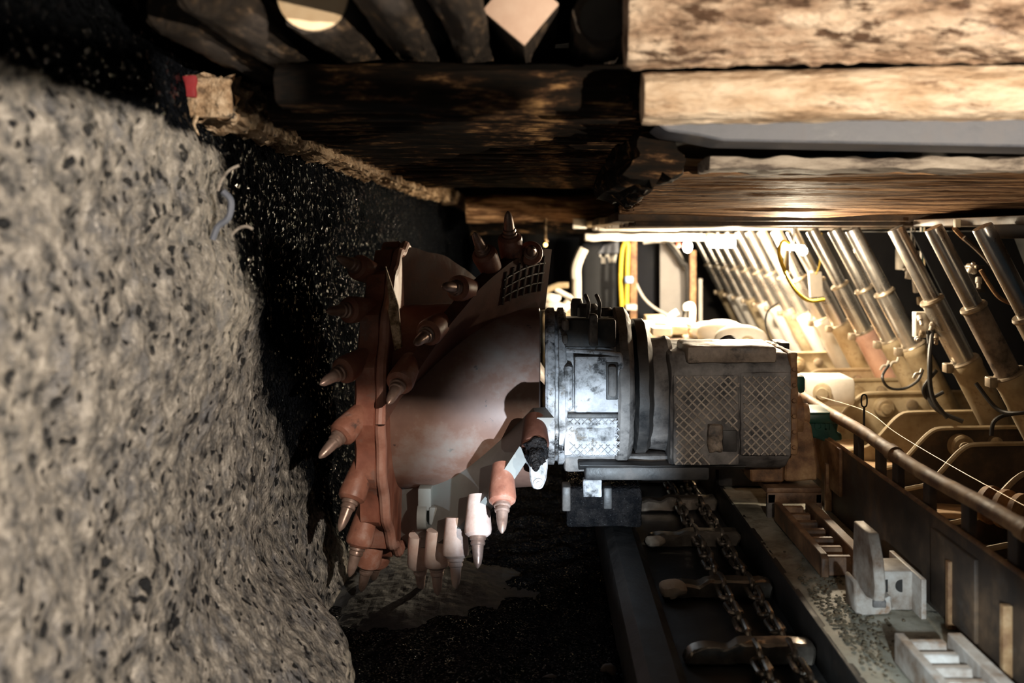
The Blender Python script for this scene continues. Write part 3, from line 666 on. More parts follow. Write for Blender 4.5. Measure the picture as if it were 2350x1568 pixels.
MB().box(Vector((ax(1296, 4.25), 4.30, az(1092, 4.25))), Vector((ax(1560, 4.25), 4.75, az(1050, 4.25))), .02).cut(.05).rough(.006, 12, 3).build('underside_guard', M['arm_grey'], arm)
b = MB(); pl = [(MY + .05, az(1080)), (MY + .12, az(1098)), (MY + .5, az(1098)), (MY + .5, az(1075))]
b.prism(pl, ax(1330), ax(1725), 'yz', .004).cut(.05).rough(.006, 10, 2).build('belly_plate', M['arm_dark'], arm)
MB().box(Vector((ax(1345), 4.25, az(1120))), Vector((ax(1640), 4.7, az(1085))), .012).build('belly_rail', M['arm_dark'], arm)
# dark body under the arm
body = thing('haulage_unit', E(.35, 4.5, -1.45), 'dark greasy lower body of the cutting machine beneath the pale housing', 'machine')
MB().box(E(.12, 4.34, -1.325), E(.46, 4.9, -1.145), .015).cut(.05).rough(.006, 14).build('casing', M['tar'], body)
MB().box(P(1338, 1142, 4.3), P(1381, 1102, 4.3) + Vector((0, .06, 0)), .006).cut(.02).rough(.003, 40).build('white_plate', M['arm_white'], body)['label'] = 'small chipped white plate'
for (x0, x1, ya, yb) in ((1290, 1310, 1118, 1175), (1385, 1405, 1120, 1170)): MB().box(P(x0, yb, 4.3), P(x1, ya, 4.3) + Vector((0, .1, 0)), .008).build('side_lug', M['arm_dark'], body)
MB().box(E(.90, 4.86, -1.278), E(1.325, 5.3, -.90), .02).build('rear_light_block', M['arm_dark'], body)  # block added to stop lamplight reaching the plate under the arm
MB().box(E(.48, 4.86, -1.25), E(.895, 6.0, -.86), .02).build('traction_case', M['arm_dark'], body)  # enlarged to block the lamplight beneath the arm

# green casting and rusty bearing blocks on the far side of the motor
sb = thing('bearing_block', E(1.17, 4.4, -1.12), 'rusty tan bearing block bolted under the far end of the grey motor', 'block')
MB().prism([(ax(1722, 4.35), az(1108, 4.35)), (ax(1722, 4.35), az(1075, 4.35)), (ax(1800, 4.35), az(1058, 4.35)), (ax(1800, 4.35), az(1108, 4.35))], 4.35, 4.7, 'xz', .008).cut(.04).rough(.004, 18).build('lower_block', M['rust'], sb)
MB().prism([(ax(1802, 4.33), az(1106, 4.33)), (ax(1802, 4.33), az(972, 4.33)), (ax(1850, 4.33), az(964, 4.33)), (ax(1862, 4.33), az(975, 4.33)), (ax(1872, 4.33), az(1030, 4.33)), (ax(1878, 4.33), az(1103, 4.33))], 4.33, 4.7, 'xz', .008).cut(.04).rough(.004, 18, 3).build('upper_block', M['rust'], sb)
MB().lathe(E(1.135, 4.4, -.82), (1, 0, 0), [(0, .10), (.05, .10), (.05, .05), (.09, .05), (.09, .001)], 20).build('stub_shaft', M['rust'], sb)
gb = thing('green_casting', E(1.27, 4.5, -.98), 'dark green iron casting between the rusty block and the guard rail', 'casting')
G = 4.5
def gp(px, py, d=0): return Vector(((px - VX) / FP * G, G + d, (VY - py) / FP * G + EYE))
MB().prism([(gp(1852, 0).x, gp(0, 1000).z), (gp(1858, 0).x, gp(0, 962).z), (gp(1926, 0).x, gp(0, 965).z), (gp(1921, 0).x, gp(0, 992).z), (gp(1932, 0).x, gp(0, 996).z), (gp(1933, 0).x, gp(0, 1012).z), (gp(1900, 0).x, gp(0, 1016).z)], G, G + .22, 'xz', .006).build('body', M['green'], gb)
MB().box(gp(1845, 971, -.02), gp(1928, 950, .24), .008).build('upper_lip', M['green'], gb)
MB().box(gp(1842, 951, -.01), gp(1914, 946, .2), .003).build('top_flange', M['green'], gb)
b = MB().lathe(gp(1878, 978, .005), (0, -1, 0), [(0, .020), (.012, .020), (.012, .012), (0, .012)], 20)
b.box(gp(1893, 986, -.008), gp(1896, 970, .01)).box(gp(1893, 986, -.008), gp(1898, 983, .01)).box(gp(1903, 986, -.008), gp(1906, 970, .01)); b.build('raised_mark', M['green'], gb)
MB().box(gp(1815, 905), gp(1850, 862, .25), .02).build('rear_guard', M['green'], gb)
b = MB().box(P(1786, 835, 4.75), P(1813, 786, 4.75) + Vector((0, .15, 0)), .01); tag(b.build('black_box', M['arm_dark']), 'small black box poking up behind the brown motor cover', 'box')
b = MB().tube([P(1640, 800, 4.6), P(1662, 781, 4.6), P(1680, 779, 4.6), P(1702, 800, 4.6)], .018, 8, 4); tag(b.build('cable_hump', M['rubber']), 'black cable hump above the brown motor cover', 'cable')
b = MB().tube([P(1730, 790, 4.8), P(1762, 787, 4.8), P(1790, 790, 4.8), P(1806, 795, 4.8)], .008, 8, 4); tag(b.build('cable', M['rubber']), 'thin black cable lying behind the brown motor cover', 'cable')

def heap_fn(u, v):
    r = math.hypot((u + .62) / .75, (v - 4.55) / .8)
    z = -1.74 + .15 * math.exp(-r * r * 1.3) + n3(u, v, 0, 5, 31) * .02 + n3(u, v, 0, 30, 32) * .006
    return E(u, v, z)
M['dust'] = mk('grey_coal_dust', [(.3, (.022, .023, .026)), (.7, (.065, .067, .072))], scale=24, bump=.3, bscale=60)
tag(grid(heap_fn, lin(-1.2, .2, 110), lin(3.6, 5.6, 150)).build('coal_dust', M['dust'], smooth=0), 'greyish coal dust heaped beneath the drum', 'coal dust', kind='stuff')

# ---------------------------------------------------------------- scraper conveyor
pan = thing('conveyor_pan', E(.65, 4.0, -1.6), 'black conveyor trough beneath the chains', 'conveyor')
MB().box(E(.46, 1.9, -1.50), E(.93, 8.5, -1.43), .004).build('deck', M['pan'], pan)
MB().prism([(.30, -1.60), (.30, -1.37), (.34, -1.345), (.43, -1.345), (.47, -1.38), (.44, -1.44), (.47, -1.50), (.46, -1.60)], 1.9, 8.5, 'xz').build('side_rail', M['pan'], pan) if False else None
b = MB().prism([(.30, EYE - 1.62), (.30, EYE - 1.38), (.335, EYE - 1.35), (.42, EYE - 1.35), (.455, EYE - 1.385), (.435, EYE - 1.43), (.47, EYE - 1.47), (.46, EYE - 1.62)], 1.9, 8.0, 'xz'); b.build('side_rail', M['pan'], pan)
MB().box(E(.915, 1.9, -1.62), E(.94, 8.5, -1.285), .003).build('side_wall', M['pan'], pan)
ch = thing('scraper_chain', E(.75, 3.9, -1.42), 'oily twin chain with flat scraper bars lying in the conveyor trough', 'chain')
def link_mesh(vertical):
    b = MB(); L_, W_ = .056, .021; pts = []
    for k in range(24):
        a = 2 * math.pi * k / 24; cx = (L_ - W_) * (1 if math.cos(a) >= 0 else -1)
        u, v = cx + W_ * math.cos(a), W_ * math.sin(a)
        pts.append(Vector((0, u, v)) if vertical else Vector((v, u, 0)))
    t = b.bm; rings = []
    for i in range(24):
        d = (pts[(i + 1) % 24] - pts[i - 1]).normalized(); up = Vector((1, 0, 0)) if vertical else Vector((0, 0, 1)); sd = d.cross(up)
        rings.append([t.verts.new(pts[i] + (up * math.cos(2 * math.pi * k / 8) + sd * math.sin(2 * math.pi * k / 8)) * .0105) for k in range(8)])
    for i in range(24):
        for k in range(8): t.faces.new((rings[i][k], rings[i][(k + 1) % 8], rings[(i + 1) % 24][(k + 1) % 8], rings[(i + 1) % 24][k]))
    return b
first = {}
for x in (.715, .83):
    y = 2.45; q = 0
    while y < 5.9:
        vert = q % 2
        if vert not in first:
            o = link_mesh(vert).build('chain_link', M['chain'], ch); first[vert] = o; ORG.pop(o.name, None)
            o.data.transform(Matrix.Translation(org(ch)))
        else:
            o = first[vert].copy(); COL.objects.link(o)
        o.location = E(x + R.uniform(-.004, .004), y, -1.385 + (.012 if vert else 0)) - org(ch)
        o.rotation_euler = (R.uniform(-.06, .06), R.uniform(-.25, .25), R.uniform(-.05, .05))
        y += .079; q += 1
for y in (2.62, 3.2, 3.78, 4.40, 4.97, 5.53):
    b = MB().prism([(.475, EYE - 1.425), (.50, EYE - 1.375), (.56, EYE - 1.362), (.62, EYE - 1.372), (.66, EYE - 1.352), (.90, EYE - 1.352), (.915, EYE - 1.375), (.90, EYE - 1.425)], y - .035, y + .035, 'xz', .008)
    b.cut(.03).rough(.006, 22, y).build('scraper_bar', M['chain'], ch)
# lumps lying in and beside the trough
for k, (px, py, y, r, m_, lab) in enumerate([(1545, 1352, 3.75, .045, 'stone', 'pale stone by the scraper bar in the conveyor trough'), (1505, 1242, 4.36, .035, 'stone', 'tan stone at the end of a scraper bar near the machine body'),
        (1395, 1540, 3.42, .028, 'rust_dark', 'brownish pebble on the coal heap near the conveyor rail'), (1262, 1560, 3.40, .024, 'rust_dark', 'brown pebble at the foot of the picture on the coal')]):
    b = MB().ball(P(px, py, y), r, (1.3, 1, .75), 16).rough(.012, 22, k).rough(.004, 60, k); tag(b.build('stone', M[m_]), lab, 'stone', 'loose stones by the conveyor')

# ramp plate, spill plate, guard rail
def rp_fn(u, v):
    return E(u, v, -1.285 + n3(u, v, 0, 6, 3) * .006 + n3(u, v, 0, 25, 3) * .003)
b = grid(rp_fn, lin(.925, 1.37, 30), lin(1.9, 5.6, 200))
g = bmesh.ops.extrude_face_region(b.bm, geom=b.bm.faces[:]); bmesh.ops.translate(b.bm, vec=(0, 0, -.03), verts=[v for v in g['geom'] if isinstance(v, bmesh.types.BMVert)])
tag(b.build('ramp_plate', M['plate_dirty']), 'muddy steel plate carrying the toothed racks beside the trough', 'plate')
b = MB()
for k in range(420):
    x = .96 + abs(R.gauss(0, .09)); y = 3.2 + R.gauss(0, .22); r = R.uniform(.002, .007)
    if x < 1.3 and 2.6 < y < 3.9: b.ball(E(x, y, -1.278), r, (1.2, 1, .7), 6)
b.rough(.002, 90); tag(b.build('dirt', M['dirt']), 'crumbs of dirt scattered on the muddy plate by the rack', 'dirt', kind='stuff')
sp = thing('spill_plate', E(1.36, 3.6, -1.285), 'dark rusty upright plate running along the conveyor under the guard rail', 'plate')
MB().box(E(1.35, 1.9, -1.285), E(1.365, 4.75, -.96), .002).cut(.12).build('plate', M['rust_dark'], sp)
MB().tube([E(1.357, 1.9, -.957), E(1.357, 4.75, -.957)], .009, 8).build('edge_bead', M['rust'], sp)
MB().box(P(1882, 1110, 4.6) * 1, P(1938, 1020, 4.6) + Vector((.012, .02, 0)), .002) if False else None
for (ya, yb, za, zb_, mt) in ((4.28, 4.68, -1.17, -.955, 'rust'), (2.95, 3.28, -1.26, -1.0, 'rust_dark'), (2.45, 2.60, -1.27, -1.05, 'rust_dark')):
    MB().box(E(1.335, ya, za), E(1.35, yb, zb_), .003).build('patch_plate', M[mt], sp)
for ya in (4.45, 3.12, 2.75):
    MB().box(E(1.322, ya - .012, -1.28), E(1.35, ya + .012, -1.06), .003).build('stiffener', M['rust'], sp)
gr = thing('guard_rail', E(1.37, 3.6, -1.1), 'rusty tube rail on stub posts above the dark spill plate', 'rail')
rl = lambda y: E(1.375 + .006 * math.sin(y * 3), y, -.845 + .006 * math.sin(y * 5))
MB().tube([rl(y) for y in lin(1.9, 5.4, 60)], lambda u: .027 + .002 * noise.noise(Vector((u * 40, 0, 0))), 14).build('tube', M['rust'], gr)
for y in (5.1, 4.62, 4.16, 3.89, 3.70, 3.40, 3.09, 2.78, 2.45):
    MB().box(E(1.368, y - .03, -1.14), E(1.396, y + .03, -.85), .003).build('post', M['rust_dark'], gr)
for y in (3.72, 2.72): MB().tube([rl(y - .03), rl(y + .03)], .033, 14).build('joint', M['rust'], gr)
hr = MB().tube([E(1.40, 4.15, -.86), E(1.402, 4.15, -.745)], .005, 8)
hr.tube([E(1.402, 4.15, -.745), E(1.391, 4.15, -.735), E(1.391, 4.15, -.70), E(1.402, 4.15, -.69), E(1.413, 4.15, -.70), E(1.413, 4.15, -.735), E(1.402, 4.15, -.745)], .0035, 6, 4)
tag(hr.build('eye_rod', M['rubber']), 'thin black rod with a loop at the top standing by the guard rail', 'rod')
b = MB().tube([P(1860, 905, 5.9), P(1900, 916, 5.4), P(1990, 945, 4.9), P(2060, 996, 4.5), P(2200, 1079, 3.9), P(2360, 1166, 3.4)], .0018, 6, 6); tag(b.build('tension_wire', M['ring']), 'thin tan wire strung above the guard rail', 'wire')

# haulage racks
def rack(y0, y1, mat, lab, nteeth, x0=1.05, x1=1.23, z0=-1.28, z1=-1.195):
    t = thing('haulage_rack', E((x0 + x1) / 2, y0, z0), lab, 'rack', 'toothed racks beside the conveyor')
    MB().prism([(y0, z0 + EYE), (y0 - .0, z1 + EYE - .015), (y0 + .02, z1 + EYE), (y1, z1 + EYE), (y1, z0 + EYE)], x0, x0 + .028, 'yz', .003).build('side_bar', M[mat], t)
    MB().prism([(y0, z0 + EYE), (y0, z1 + EYE - .015), (y0 + .02, z1 + EYE), (y1, z1 + EYE), (y1, z0 + EYE)], x1 - .042, x1, 'yz', .003).build('side_bar', M[mat], t)
    for k in range(nteeth):
        y = y0 + .03 + (y1 - y0 - .06) * k / (nteeth - 1)
        MB().prism([(y - .026, z0 + EYE + .005), (y - .012, z1 + EYE - .012), (y + .014, z1 + EYE - .012), (y + .028, z0 + EYE + .005)], x0 + .028, x1 - .06, 'yz', .004).build('tooth', M['rack_dark'] if mat == 'rack_dark' else M['rack'], t)
    return t
rack(3.58, 4.30, 'rack_dark', 'rusty toothed rack with orange edges before the arched bracket', 7)
rack(2.05, 2.87, 'rack', 'whitened toothed rack at the bottom corner, tipped towards the visitor', 10, x0=1.06, x1=1.26, z1=-1.19)
ab = thing('arched_bracket', E(1.16, 4.42, -1.36), 'rusty arched bracket over the far end of the rusty rack', 'bracket')
MB().box(E(1.035, 4.38, -1.185), E(1.285, 4.56, -1.155), .006).build('top_plate', M['rack_dark'], ab)
MB().box(E(1.035, 4.37, -1.225), E(1.285, 4.395, -1.175), .005).build('front_lip', M['rack_dark'], ab)
MB().prism([(1.035, EYE - 1.345), (1.035, EYE - 1.18), (1.075, EYE - 1.18), (1.062, EYE - 1.345)], 4.37, 4.40, 'xz', .004).build('leg', M['arm_grey'], ab)
MB().box(E(1.255, 4.37, -1.28), E(1.285, 4.40, -1.18), .004).build('leg', M['rack_dark'], ab)
rj = thing('rack_joint', E(1.13, 3.3, -1.285), 'whitened shoe with an upright bent plate slotted in it, between the two racks', 'joint')
Y0 = 3.22
def rp_(px, py): return ((px - VX) / FP * Y0, (VY - py) / FP * Y0 + EYE)
MB().prism([rp_(*q) for q in ((1962, 1408), (1960, 1335), (1968, 1333), (1976, 1352), (1990, 1372), (2012, 1380), (2028, 1378), (2046, 1368), (2050, 1400), (2040, 1412), (1980, 1415))], Y0, Y0 + .10, 'xz', .006).build('shoe', M['rack'], rj)
b = MB().prism([(Y0 - .005, rp_(0, 1385)[1]), (Y0 - .02, rp_(0, 1345)[1]), (Y0 + .0, rp_(0, 1290)[1]), (Y0 + .05, rp_(0, 1234)[1]), (Y0 + .20, rp_(0, 1236)[1]), (Y0 + .22, rp_(0, 1385)[1])], 1.118, 1.155, 'yz', .004)
b.build('upright_plate', M['rack'], rj)
MB().box(E(1.115, Y0 - .01, -1.25), E(1.16, Y0 + .05, -1.225), .005).build('wedge', M['arm_grey'], rj)
cl = thing('clevis_bracket', E(1.24, 3.26, -1.285), 'pale bracket with two eye holes between the upright plate and the spill plate', 'bracket')
MB().box(E(1.165, 3.28, -1.285), E(1.275, 3.42, -1.15), .008).build('body', M['rack'], cl)
MB().box(E(1.272, 3.2, -1.285), E(1.29, 3.5, -1.15), .004).build('cheek', M['rack'], cl)
for x in (1.185, 1.235): MB().lathe(E(x, 3.285, -1.20), (.3, -1, 0), [(0, .022), (.006, .022), (.006, .001)], 20).build('eye', M['arm_dark'], cl)  # flush dark discs painted in for the shaded holes

# walkway boards between rail and supports
for k in range(26):
    y = 2.35 + k * .27 + R.uniform(-.02, .02); x0 = 1.45 + R.uniform(-.02, .04); x1 = 2.05 + R.uniform(-.1, .12); z = -1.27 + R.uniform(-.03, .02)
    rot = Matrix.Rotation(R.uniform(-.08, .08), 4, 'Z') @ Matrix.Rotation(R.uniform(-.04, .04), 4, 'Y')
    b = MB().box(E(x0, y - .10, z - .03), E(x1, y + .10, z), .008, rot).cut(.08).rough(.006, 12, k)
    tag(b.build('walkway_board', M['board']), 'dusty tan board of the walkway behind the guard rail, %s counting back' % (ORD[k] if k < 24 else ('twenty-fifth' if k == 24 else 'twenty-sixth')), 'board', 'boards of the walkway behind the rail')

for x, lab in ((1.47, 'dark bearer under the walkway boards next to the guard rail'), (1.57, 'dark bearer under the walkway boards next to the base plates')):
    b = MB().box(E(x - .025, 2.2, -1.64), E(x + .025, 9.2, -1.325), .004); tag(b.build('bearer', M['rust_dark']), lab, 'bearer')

# ---------------------------------------------------------------- hydraulic props
TOP = Vector((1.93, 0, .03)); C1 = Vector((2.125, 0, -.355)); C2 = Vector((2.30, 0, -.685)); BASE = Vector((2.56, 0, -1.18))
def make_prop(y, style, lab):
    o = Vector((0, y, EYE)); t = thing('hydraulic_prop', BASE + o, lab, 'prop', 'hydraulic props along the gallery')
    far = style.get('far', 0)
    mp = style.get('paint', 'beige')
    ax_ = (BASE - TOP).normalized()
    MB().lathe(TOP + o, ax_, [(-.008, .001), (-.008, .043), (.0, .045), ((C1 - TOP).length, .045)], 24).build('piston', M['chrome'], t)
    c2 = C2 if not far else C2 + ax_ * -.02
    MB().lathe(C1 + o, ax_, [(0, .04), (.0, .060), ((c2 - C1).length + .02, .060)], 28).build('middle_tube', M[style.get('mid', 'chrome')], t)
    MB().lathe(C1 + o - ax_ * .012, ax_, [(0, .046), (0, .063), (.012, .068), (.022, .064), (.022, .058)], 28).build('collar', M['ring'], t)
    MB().lathe(c2 + o, ax_, [(0, .06), (0, .082), (.02, .086), (.045, .082), (.05, .080), ((BASE - c2).length, .082), ((BASE - c2).length + .05, .055), ((BASE - c2).length + .05, .001)], 32).build('outer_tube', M[mp], t)
    b = MB().lathe(c2 + o - ax_ * .012, ax_, [(0, .061), (0, .078), (.008, .084), (.016, .078), (.016, .061)], 28); b.build('collar', M['ring'], t)
    MB().box(c2 + o + Vector((-.11, -.03, -.06)), c2 + o + Vector((-.07, .03, -.01)), .006).build('port_block', M['ring'], t)
    return t
leg_ys = [4.18, 4.70, 5.20, 5.92, 6.29, 6.80, 7.35, 7.85, 8.36, 8.85, 9.35, 9.9, 10.45, 11.0, 11.5, 12.1]
for k, y in enumerate(leg_ys):
    st = {}
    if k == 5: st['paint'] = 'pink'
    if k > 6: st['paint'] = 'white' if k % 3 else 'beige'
    if k in (0, 1, 2): st['mid'] = 'cover_brown' if k == 1 else 'chrome'
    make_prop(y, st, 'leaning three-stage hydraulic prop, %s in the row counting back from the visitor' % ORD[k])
# shield bases with swan-neck side plates
def swan(y, lab, mat='beige', pins=True):
    t = thing('shield_pontoon', E(2.2, y, -1.3), lab, 'support base', 'swan-neck base plates of the supports')
    top = []
    for i in range(13):
        u = i / 12; top.append((1.80 + .26 * u, -1.20 + .20 * sm(0, 1, u)))
    poly = [(1.60, -1.34), (1.60, -1.24)] + top + [(2.10, -.998), (2.95, -.985), (2.95, -1.34)]
    poly = [(a, b_ + EYE) for a, b_ in poly]
    MB().prism(poly, y - .014, y + .014, 'xz', .003).build('side_plate', M[mat], t)
    b = MB()
    path = [E(a, y - .022, c - EYE + .004) for a, c in poly[1:-1]]
    b.tube(path, .012, 6); b.build('edge_strip', M['beige'], t)  # added pale strip paints in the lamplit plate edge
    if pins:
        MB().lathe(E(2.16, y - .015, -1.085), (0, -1, 0), [(0, .062), (.05, .062), (.06, .050), (.06, .034), (.075, .030), (.08, .001)], 24).build('pin', M['beige'], t)
        MB().lathe(E(2.34, y - .015, -1.07), (0, -1, 0), [(0, .035), (.03, .035), (.035, .02), (.035, .001)], 18).build('pin', M['ring'], t)
    return t
for k, y in enumerate([3.72, 4.05, 4.58, 4.96, 5.40, 6.06, 6.6, 7.1, 8.1]):
    swan(y, 'dusty swan-neck base plate at the foot of the props, %s counting back' % ORD[k], pins=k in (3, 5, 6, 7, 8), mat='beige' if k > 3 else 'rust_dark')  # near plates take a darker finish to paint in their shade
# ribbed spring-like drums beside the nearest base
b = thing('coil_roller', E(2.02, 3.9, -1.2), 'ribbed rusty roller between the two nearest base plates', 'roller')
MB().lathe(E(1.86, 4.0, -1.12), (.55, -1, 0), [(0, .04), (0, .075), (.03, .08), (.04, .05), (.07, .05), (.075, .078), (.10, .08), (.11, .05), (.14, .05), (.145, .078), (.17, .08), (.18, .04), (.18, .001)], 32).build('barrel', M['rust'], b)
# canopies over the props
for k in range(13):
    y = 5.45 + k * .58
    t = thing('support_canopy', E(1.7, y, .07), 'steel roof canopy over the props, %s counting back from the roof boards' % ORD[k], 'canopy', 'roof canopies of the supports')
    x0 = .42 + .02 * (k % 3)
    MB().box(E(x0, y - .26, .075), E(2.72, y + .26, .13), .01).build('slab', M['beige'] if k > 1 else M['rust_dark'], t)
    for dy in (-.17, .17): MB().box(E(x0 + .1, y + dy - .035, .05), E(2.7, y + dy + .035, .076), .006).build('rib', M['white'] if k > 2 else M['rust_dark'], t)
    if False: MB().box(E(1.84, y - .06, .0), E(2.0, y + .06, .05), .01).build('socket', M['rust_dark'] if k < 2 else M['beige'], t)
nc = thing('near_canopy', E(2.4, 4.4, .0), 'dark canopy edge above the nearest props, with a little tan block', 'canopy')
MB().box(E(2.02, 3.6, .045), E(2.7, 5.2, .085), .01).build('slab', M['rust_dark'], nc)
MB().box(E(2.02, 4.28, -.015), E(2.7, 4.40, .05), .01).build('cross_rib', M['rust_dark'], nc)
MB().box(P(2194, 522, 4.4), P(2205, 503, 4.4) + Vector((0, .03, 0)), .002).build('tan_block', M['beige'], nc)
MB().tube([P(2190, 524, 4.9), P(2210, 545, 5.0), P(2240, 570, 5.1)], .012, 8, 4).build('stay', M['rust'], nc)

# clutter behind the props
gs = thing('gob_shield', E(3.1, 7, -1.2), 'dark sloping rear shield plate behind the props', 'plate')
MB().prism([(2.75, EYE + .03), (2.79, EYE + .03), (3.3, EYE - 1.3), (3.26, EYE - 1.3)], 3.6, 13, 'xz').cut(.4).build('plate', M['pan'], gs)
M['void'] = mk('painted_shade_black', [(.3, (.004, .004, .005)), (.7, (.009, .009, .010))], scale=5, rough=(.8, .95), bump=.2, spec=.1)  # near-black that paints in the shade between the props
for y, xa, xb, lab in ((5.60, 2.17, 2.82, 'added black shade plate behind the third prop'), (6.52, 2.12, 2.72, 'added black shade plate behind the fifth prop')):
    b = MB().prism([(xa, EYE + .02), (3.25, EYE + .02), (3.25, EYE - 1.3), (xb + .02, EYE - 1.3)], y, y + .02, 'xz'); tag(b.build('shade_plate', M['void']), lab, 'plate', 'added shade plates between the supports')  # plates added to darken the gaps and block lamplight
for k, (px, py, y, lab) in enumerate([(2118, 745, 5.25, 'pale valve block with hose stubs between the third and fourth props'), (2075, 595, 6.35, 'cream valve box behind the chrome of the third prop'), (2235, 640, 5.0, 'dim valve block in the dark between the nearest props')]):
    c = P(px, py, y); t = thing('valve_block', c, lab, 'valve block', 'valve blocks among the props')
    s_ = .05
    MB().box(c + Vector((-s_, -.03, -.07)), c + Vector((s_, .03, .07)), .006).build('body', M['silver'] if k < 2 else M['arm_dark'], t)
    for q in range(5):
        d = Vector((R.uniform(-.06, .06), -.05, R.uniform(-.09, .09)))
        MB().lathe(c + d, (R.uniform(-.6, .2), -.4, R.uniform(-.7, .7)), [(0, .016), (.03, .016), (.032, .010), (.06, .010), (.06, .001)], 12).build('fitting', M['silver'] if q % 3 else M['ring'], t)
    if k == 0: MB().box(c + Vector((.05, 0, -.08)), c + Vector((.15, .05, .05)), .006).build('side_box', M['arm_dark'], t)
for k, (px, py, y, w_, h_, m_) in enumerate([(2090, 622, 6.20, .05, .11, 'white'), (2112, 655, 6.1, .09, .09, 'white'), (2098, 585, 6.3, .09, .05, 'white'), (2118, 622, 6.15, .04, .06, 'green'), (2120, 690, 6.1, .08, .05, 'beige'), (1960, 590, 7.6, .12, .05, 'white')]):
    c = P(px, py, y); labs = ['tall cream control plate behind the third prop', 'square pale control plate low behind the third prop', 'flat pale plate near the roof behind the third prop', 'small green valve behind the third prop', 'tan control plate lowest behind the third prop', 'white marker plate among the chrome props under the roof']
    b = MB().box(c - Vector((w_ / 2, .02, h_ / 2)), c + Vector((w_ / 2, .02, h_ / 2)), .006, Matrix.Rotation(R.uniform(-.2, .2), 4, 'Y')); b.tube([c + Vector((.01, .015, 0)), Vector((c.x + .01, c.y + .015, EYE + .06))], .006, 6); tag(b.build('control_plate', M[m_]), labs[k], 'plate', 'control plates among the props')

def hose(pts, r, mat, lab, name='hose', cat='hose', group=None):
    b = MB().tube([P(*p) for p in pts], r, 8, 6); return tag(b.build(name, M[mat]), lab, cat, group)
HG = 'hoses among the props'
hose([(2040, 838, 5.6), (2025, 865, 5.5), (2040, 890, 5.5), (2075, 892, 5.5), (2105, 875, 5.5), (2118, 850, 5.55)], .008, 'rubber', 'black hose looping under the tan tube of the fourth prop', group=HG)
hose([(2130, 760, 5.15), (2135, 850, 5.1), (2128, 900, 5.1), (2150, 940, 5.05), (2210, 968, 5.0)], .012, 'rubber', 'thick black hose hanging from the pale valve block', group=HG)
hose([(2140, 760, 5.15), (2133, 830, 5.05), (2140, 910, 5.0), (2175, 960, 4.95)], .012, 'rubber', 'second thick black hose crossing below the pale valve block', group=HG)
hose([(2150, 850, 5.1), (2120, 890, 5.1), (2130, 915, 5.1), (2165, 900, 5.1)], .010, 'rubber', 'short black hose curl beside the hanging hoses', group=HG)
hose([(2240, 880, 4.6), (2290, 940, 4.5), (2345, 948, 4.4), (2400, 930, 4.4)], .010, 'rubber', 'black hose sagging between the nearest two tan tubes', group=HG)
hose([(2275, 1000, 4.5), (2280, 970, 4.5), (2300, 955, 4.5), (2325, 950, 4.5)], .010, 'rubber', 'small black hose arch at the foot of the second prop', group=HG)
hose([(1785, 696, 6.9), (1762, 715, 6.9), (1757, 745, 6.9), (1768, 780, 6.9), (1788, 792, 6.9)], .007, 'rubber', 'thin black hose bowed in front of the bright far props', group=HG)
hose([(1812, 562, 5.45), (1797, 555, 5.45), (1788, 580, 5.45), (1800, 620, 5.45), (1825, 665, 5.45), (1855, 690, 5.5), (1890, 688, 5.6)], .011, 'yellow', 'yellow hose drooping past the lamp between the props', group=HG)
hose([(1885, 535, 7.26), (1882, 600, 7.26), (1872, 630, 7.27)], .006, 'yellow', 'thin yellow cord hanging by the white plate on the chrome prop', group=HG)
hose([(2212, 545, 4.9), (2260, 590, 4.9), (2300, 640, 4.9), (2345, 660, 4.9)], .012, 'rust_dark', 'brown hose running down in the dark behind the nearest prop', group=HG)
hose([(2250, 620, 4.8), (2290, 680, 4.8), (2330, 700, 4.8)], .010, 'rust', 'tan hose in the dark behind the nearest prop', group=HG)
for k, (px, py, y) in enumerate(((2020, 850, 5.85), (2042, 842, 5.8), (2096, 868, 5.2))):
    b = MB().tube([P(px, py, y), P(px + 6, py - 10, y), P(px + 16, py - 12, y), P(px + 20, py - 22, y)], .008, 8, 4); tag(b.build('pipe_fitting', M['silver']), ['silver elbow fitting on the pink prop tube', 'silver elbow fitting on the tan tube of the fourth prop', 'silver elbow fitting low on the tan tube of the third prop'][k], 'fitting', 'elbow fittings on the props')
b = MB().box(P(1858, 682, 7.27), P(1888, 625, 7.27) + Vector((0, .03, 0)), .006, Matrix.Rotation(rad(-4), 4, 'Y')); tag(b.build('white_plate', M['white']), 'blank white plate fixed to a chrome prop by the yellow hose', 'plate')

# ---------------------------------------------------------------- far end of the gallery
def box_px(x0, y0, x1, y1, Y, depth, mat, name, lab, cat, group=None, bev=.006, rot=None):
    lo = P(x0, y1, Y)
    if name in ('rubber_curtain', 'brown_post'): lo.z = EYE - 1.63
    b = MB().box(lo, P(x1, y0, Y) + Vector((0, depth, 0)), bev, rot); return tag(b.build(name, M[mat]), lab, cat, group)
tank = thing('dark_tank', P(1372, 705, 10.2), 'dull grey rounded tank marked TW at the far end', 'tank')
lo = P(1331, 700, 10.19); lo.z = EYE - 1.62
MB().box(lo, P(1417, 556, 10.19) + Vector((0, .4, 0)), .07, seg=4).build('shell', M['tank'], tank)
b = MB(); ly = 10.185
def lp(px, py): return P(px, py, ly)
b.box(lp(1376, 590), lp(1394, 584) + Vector((0, .01, 0))).box(lp(1380, 605), lp(1389, 584) + Vector((0, .01, 0)))
for (xa, xb) in ((1396, 1400.5), (1405.5, 1400.5), (1405.5, 1409), (1414, 1409)):
    b.prism([(lp(xa - 2.2, 0).x, lp(0, 584).z), (lp(xa + 2.2, 0).x, lp(0, 584).z), (lp(xb + 2.2, 0).x, lp(0, 605).z), (lp(xb - 2.2, 0).x, lp(0, 605).z)], ly, ly + .01, 'xz')
b.build('lettering', M['white'], tank)['label'] = 'white letters TW'
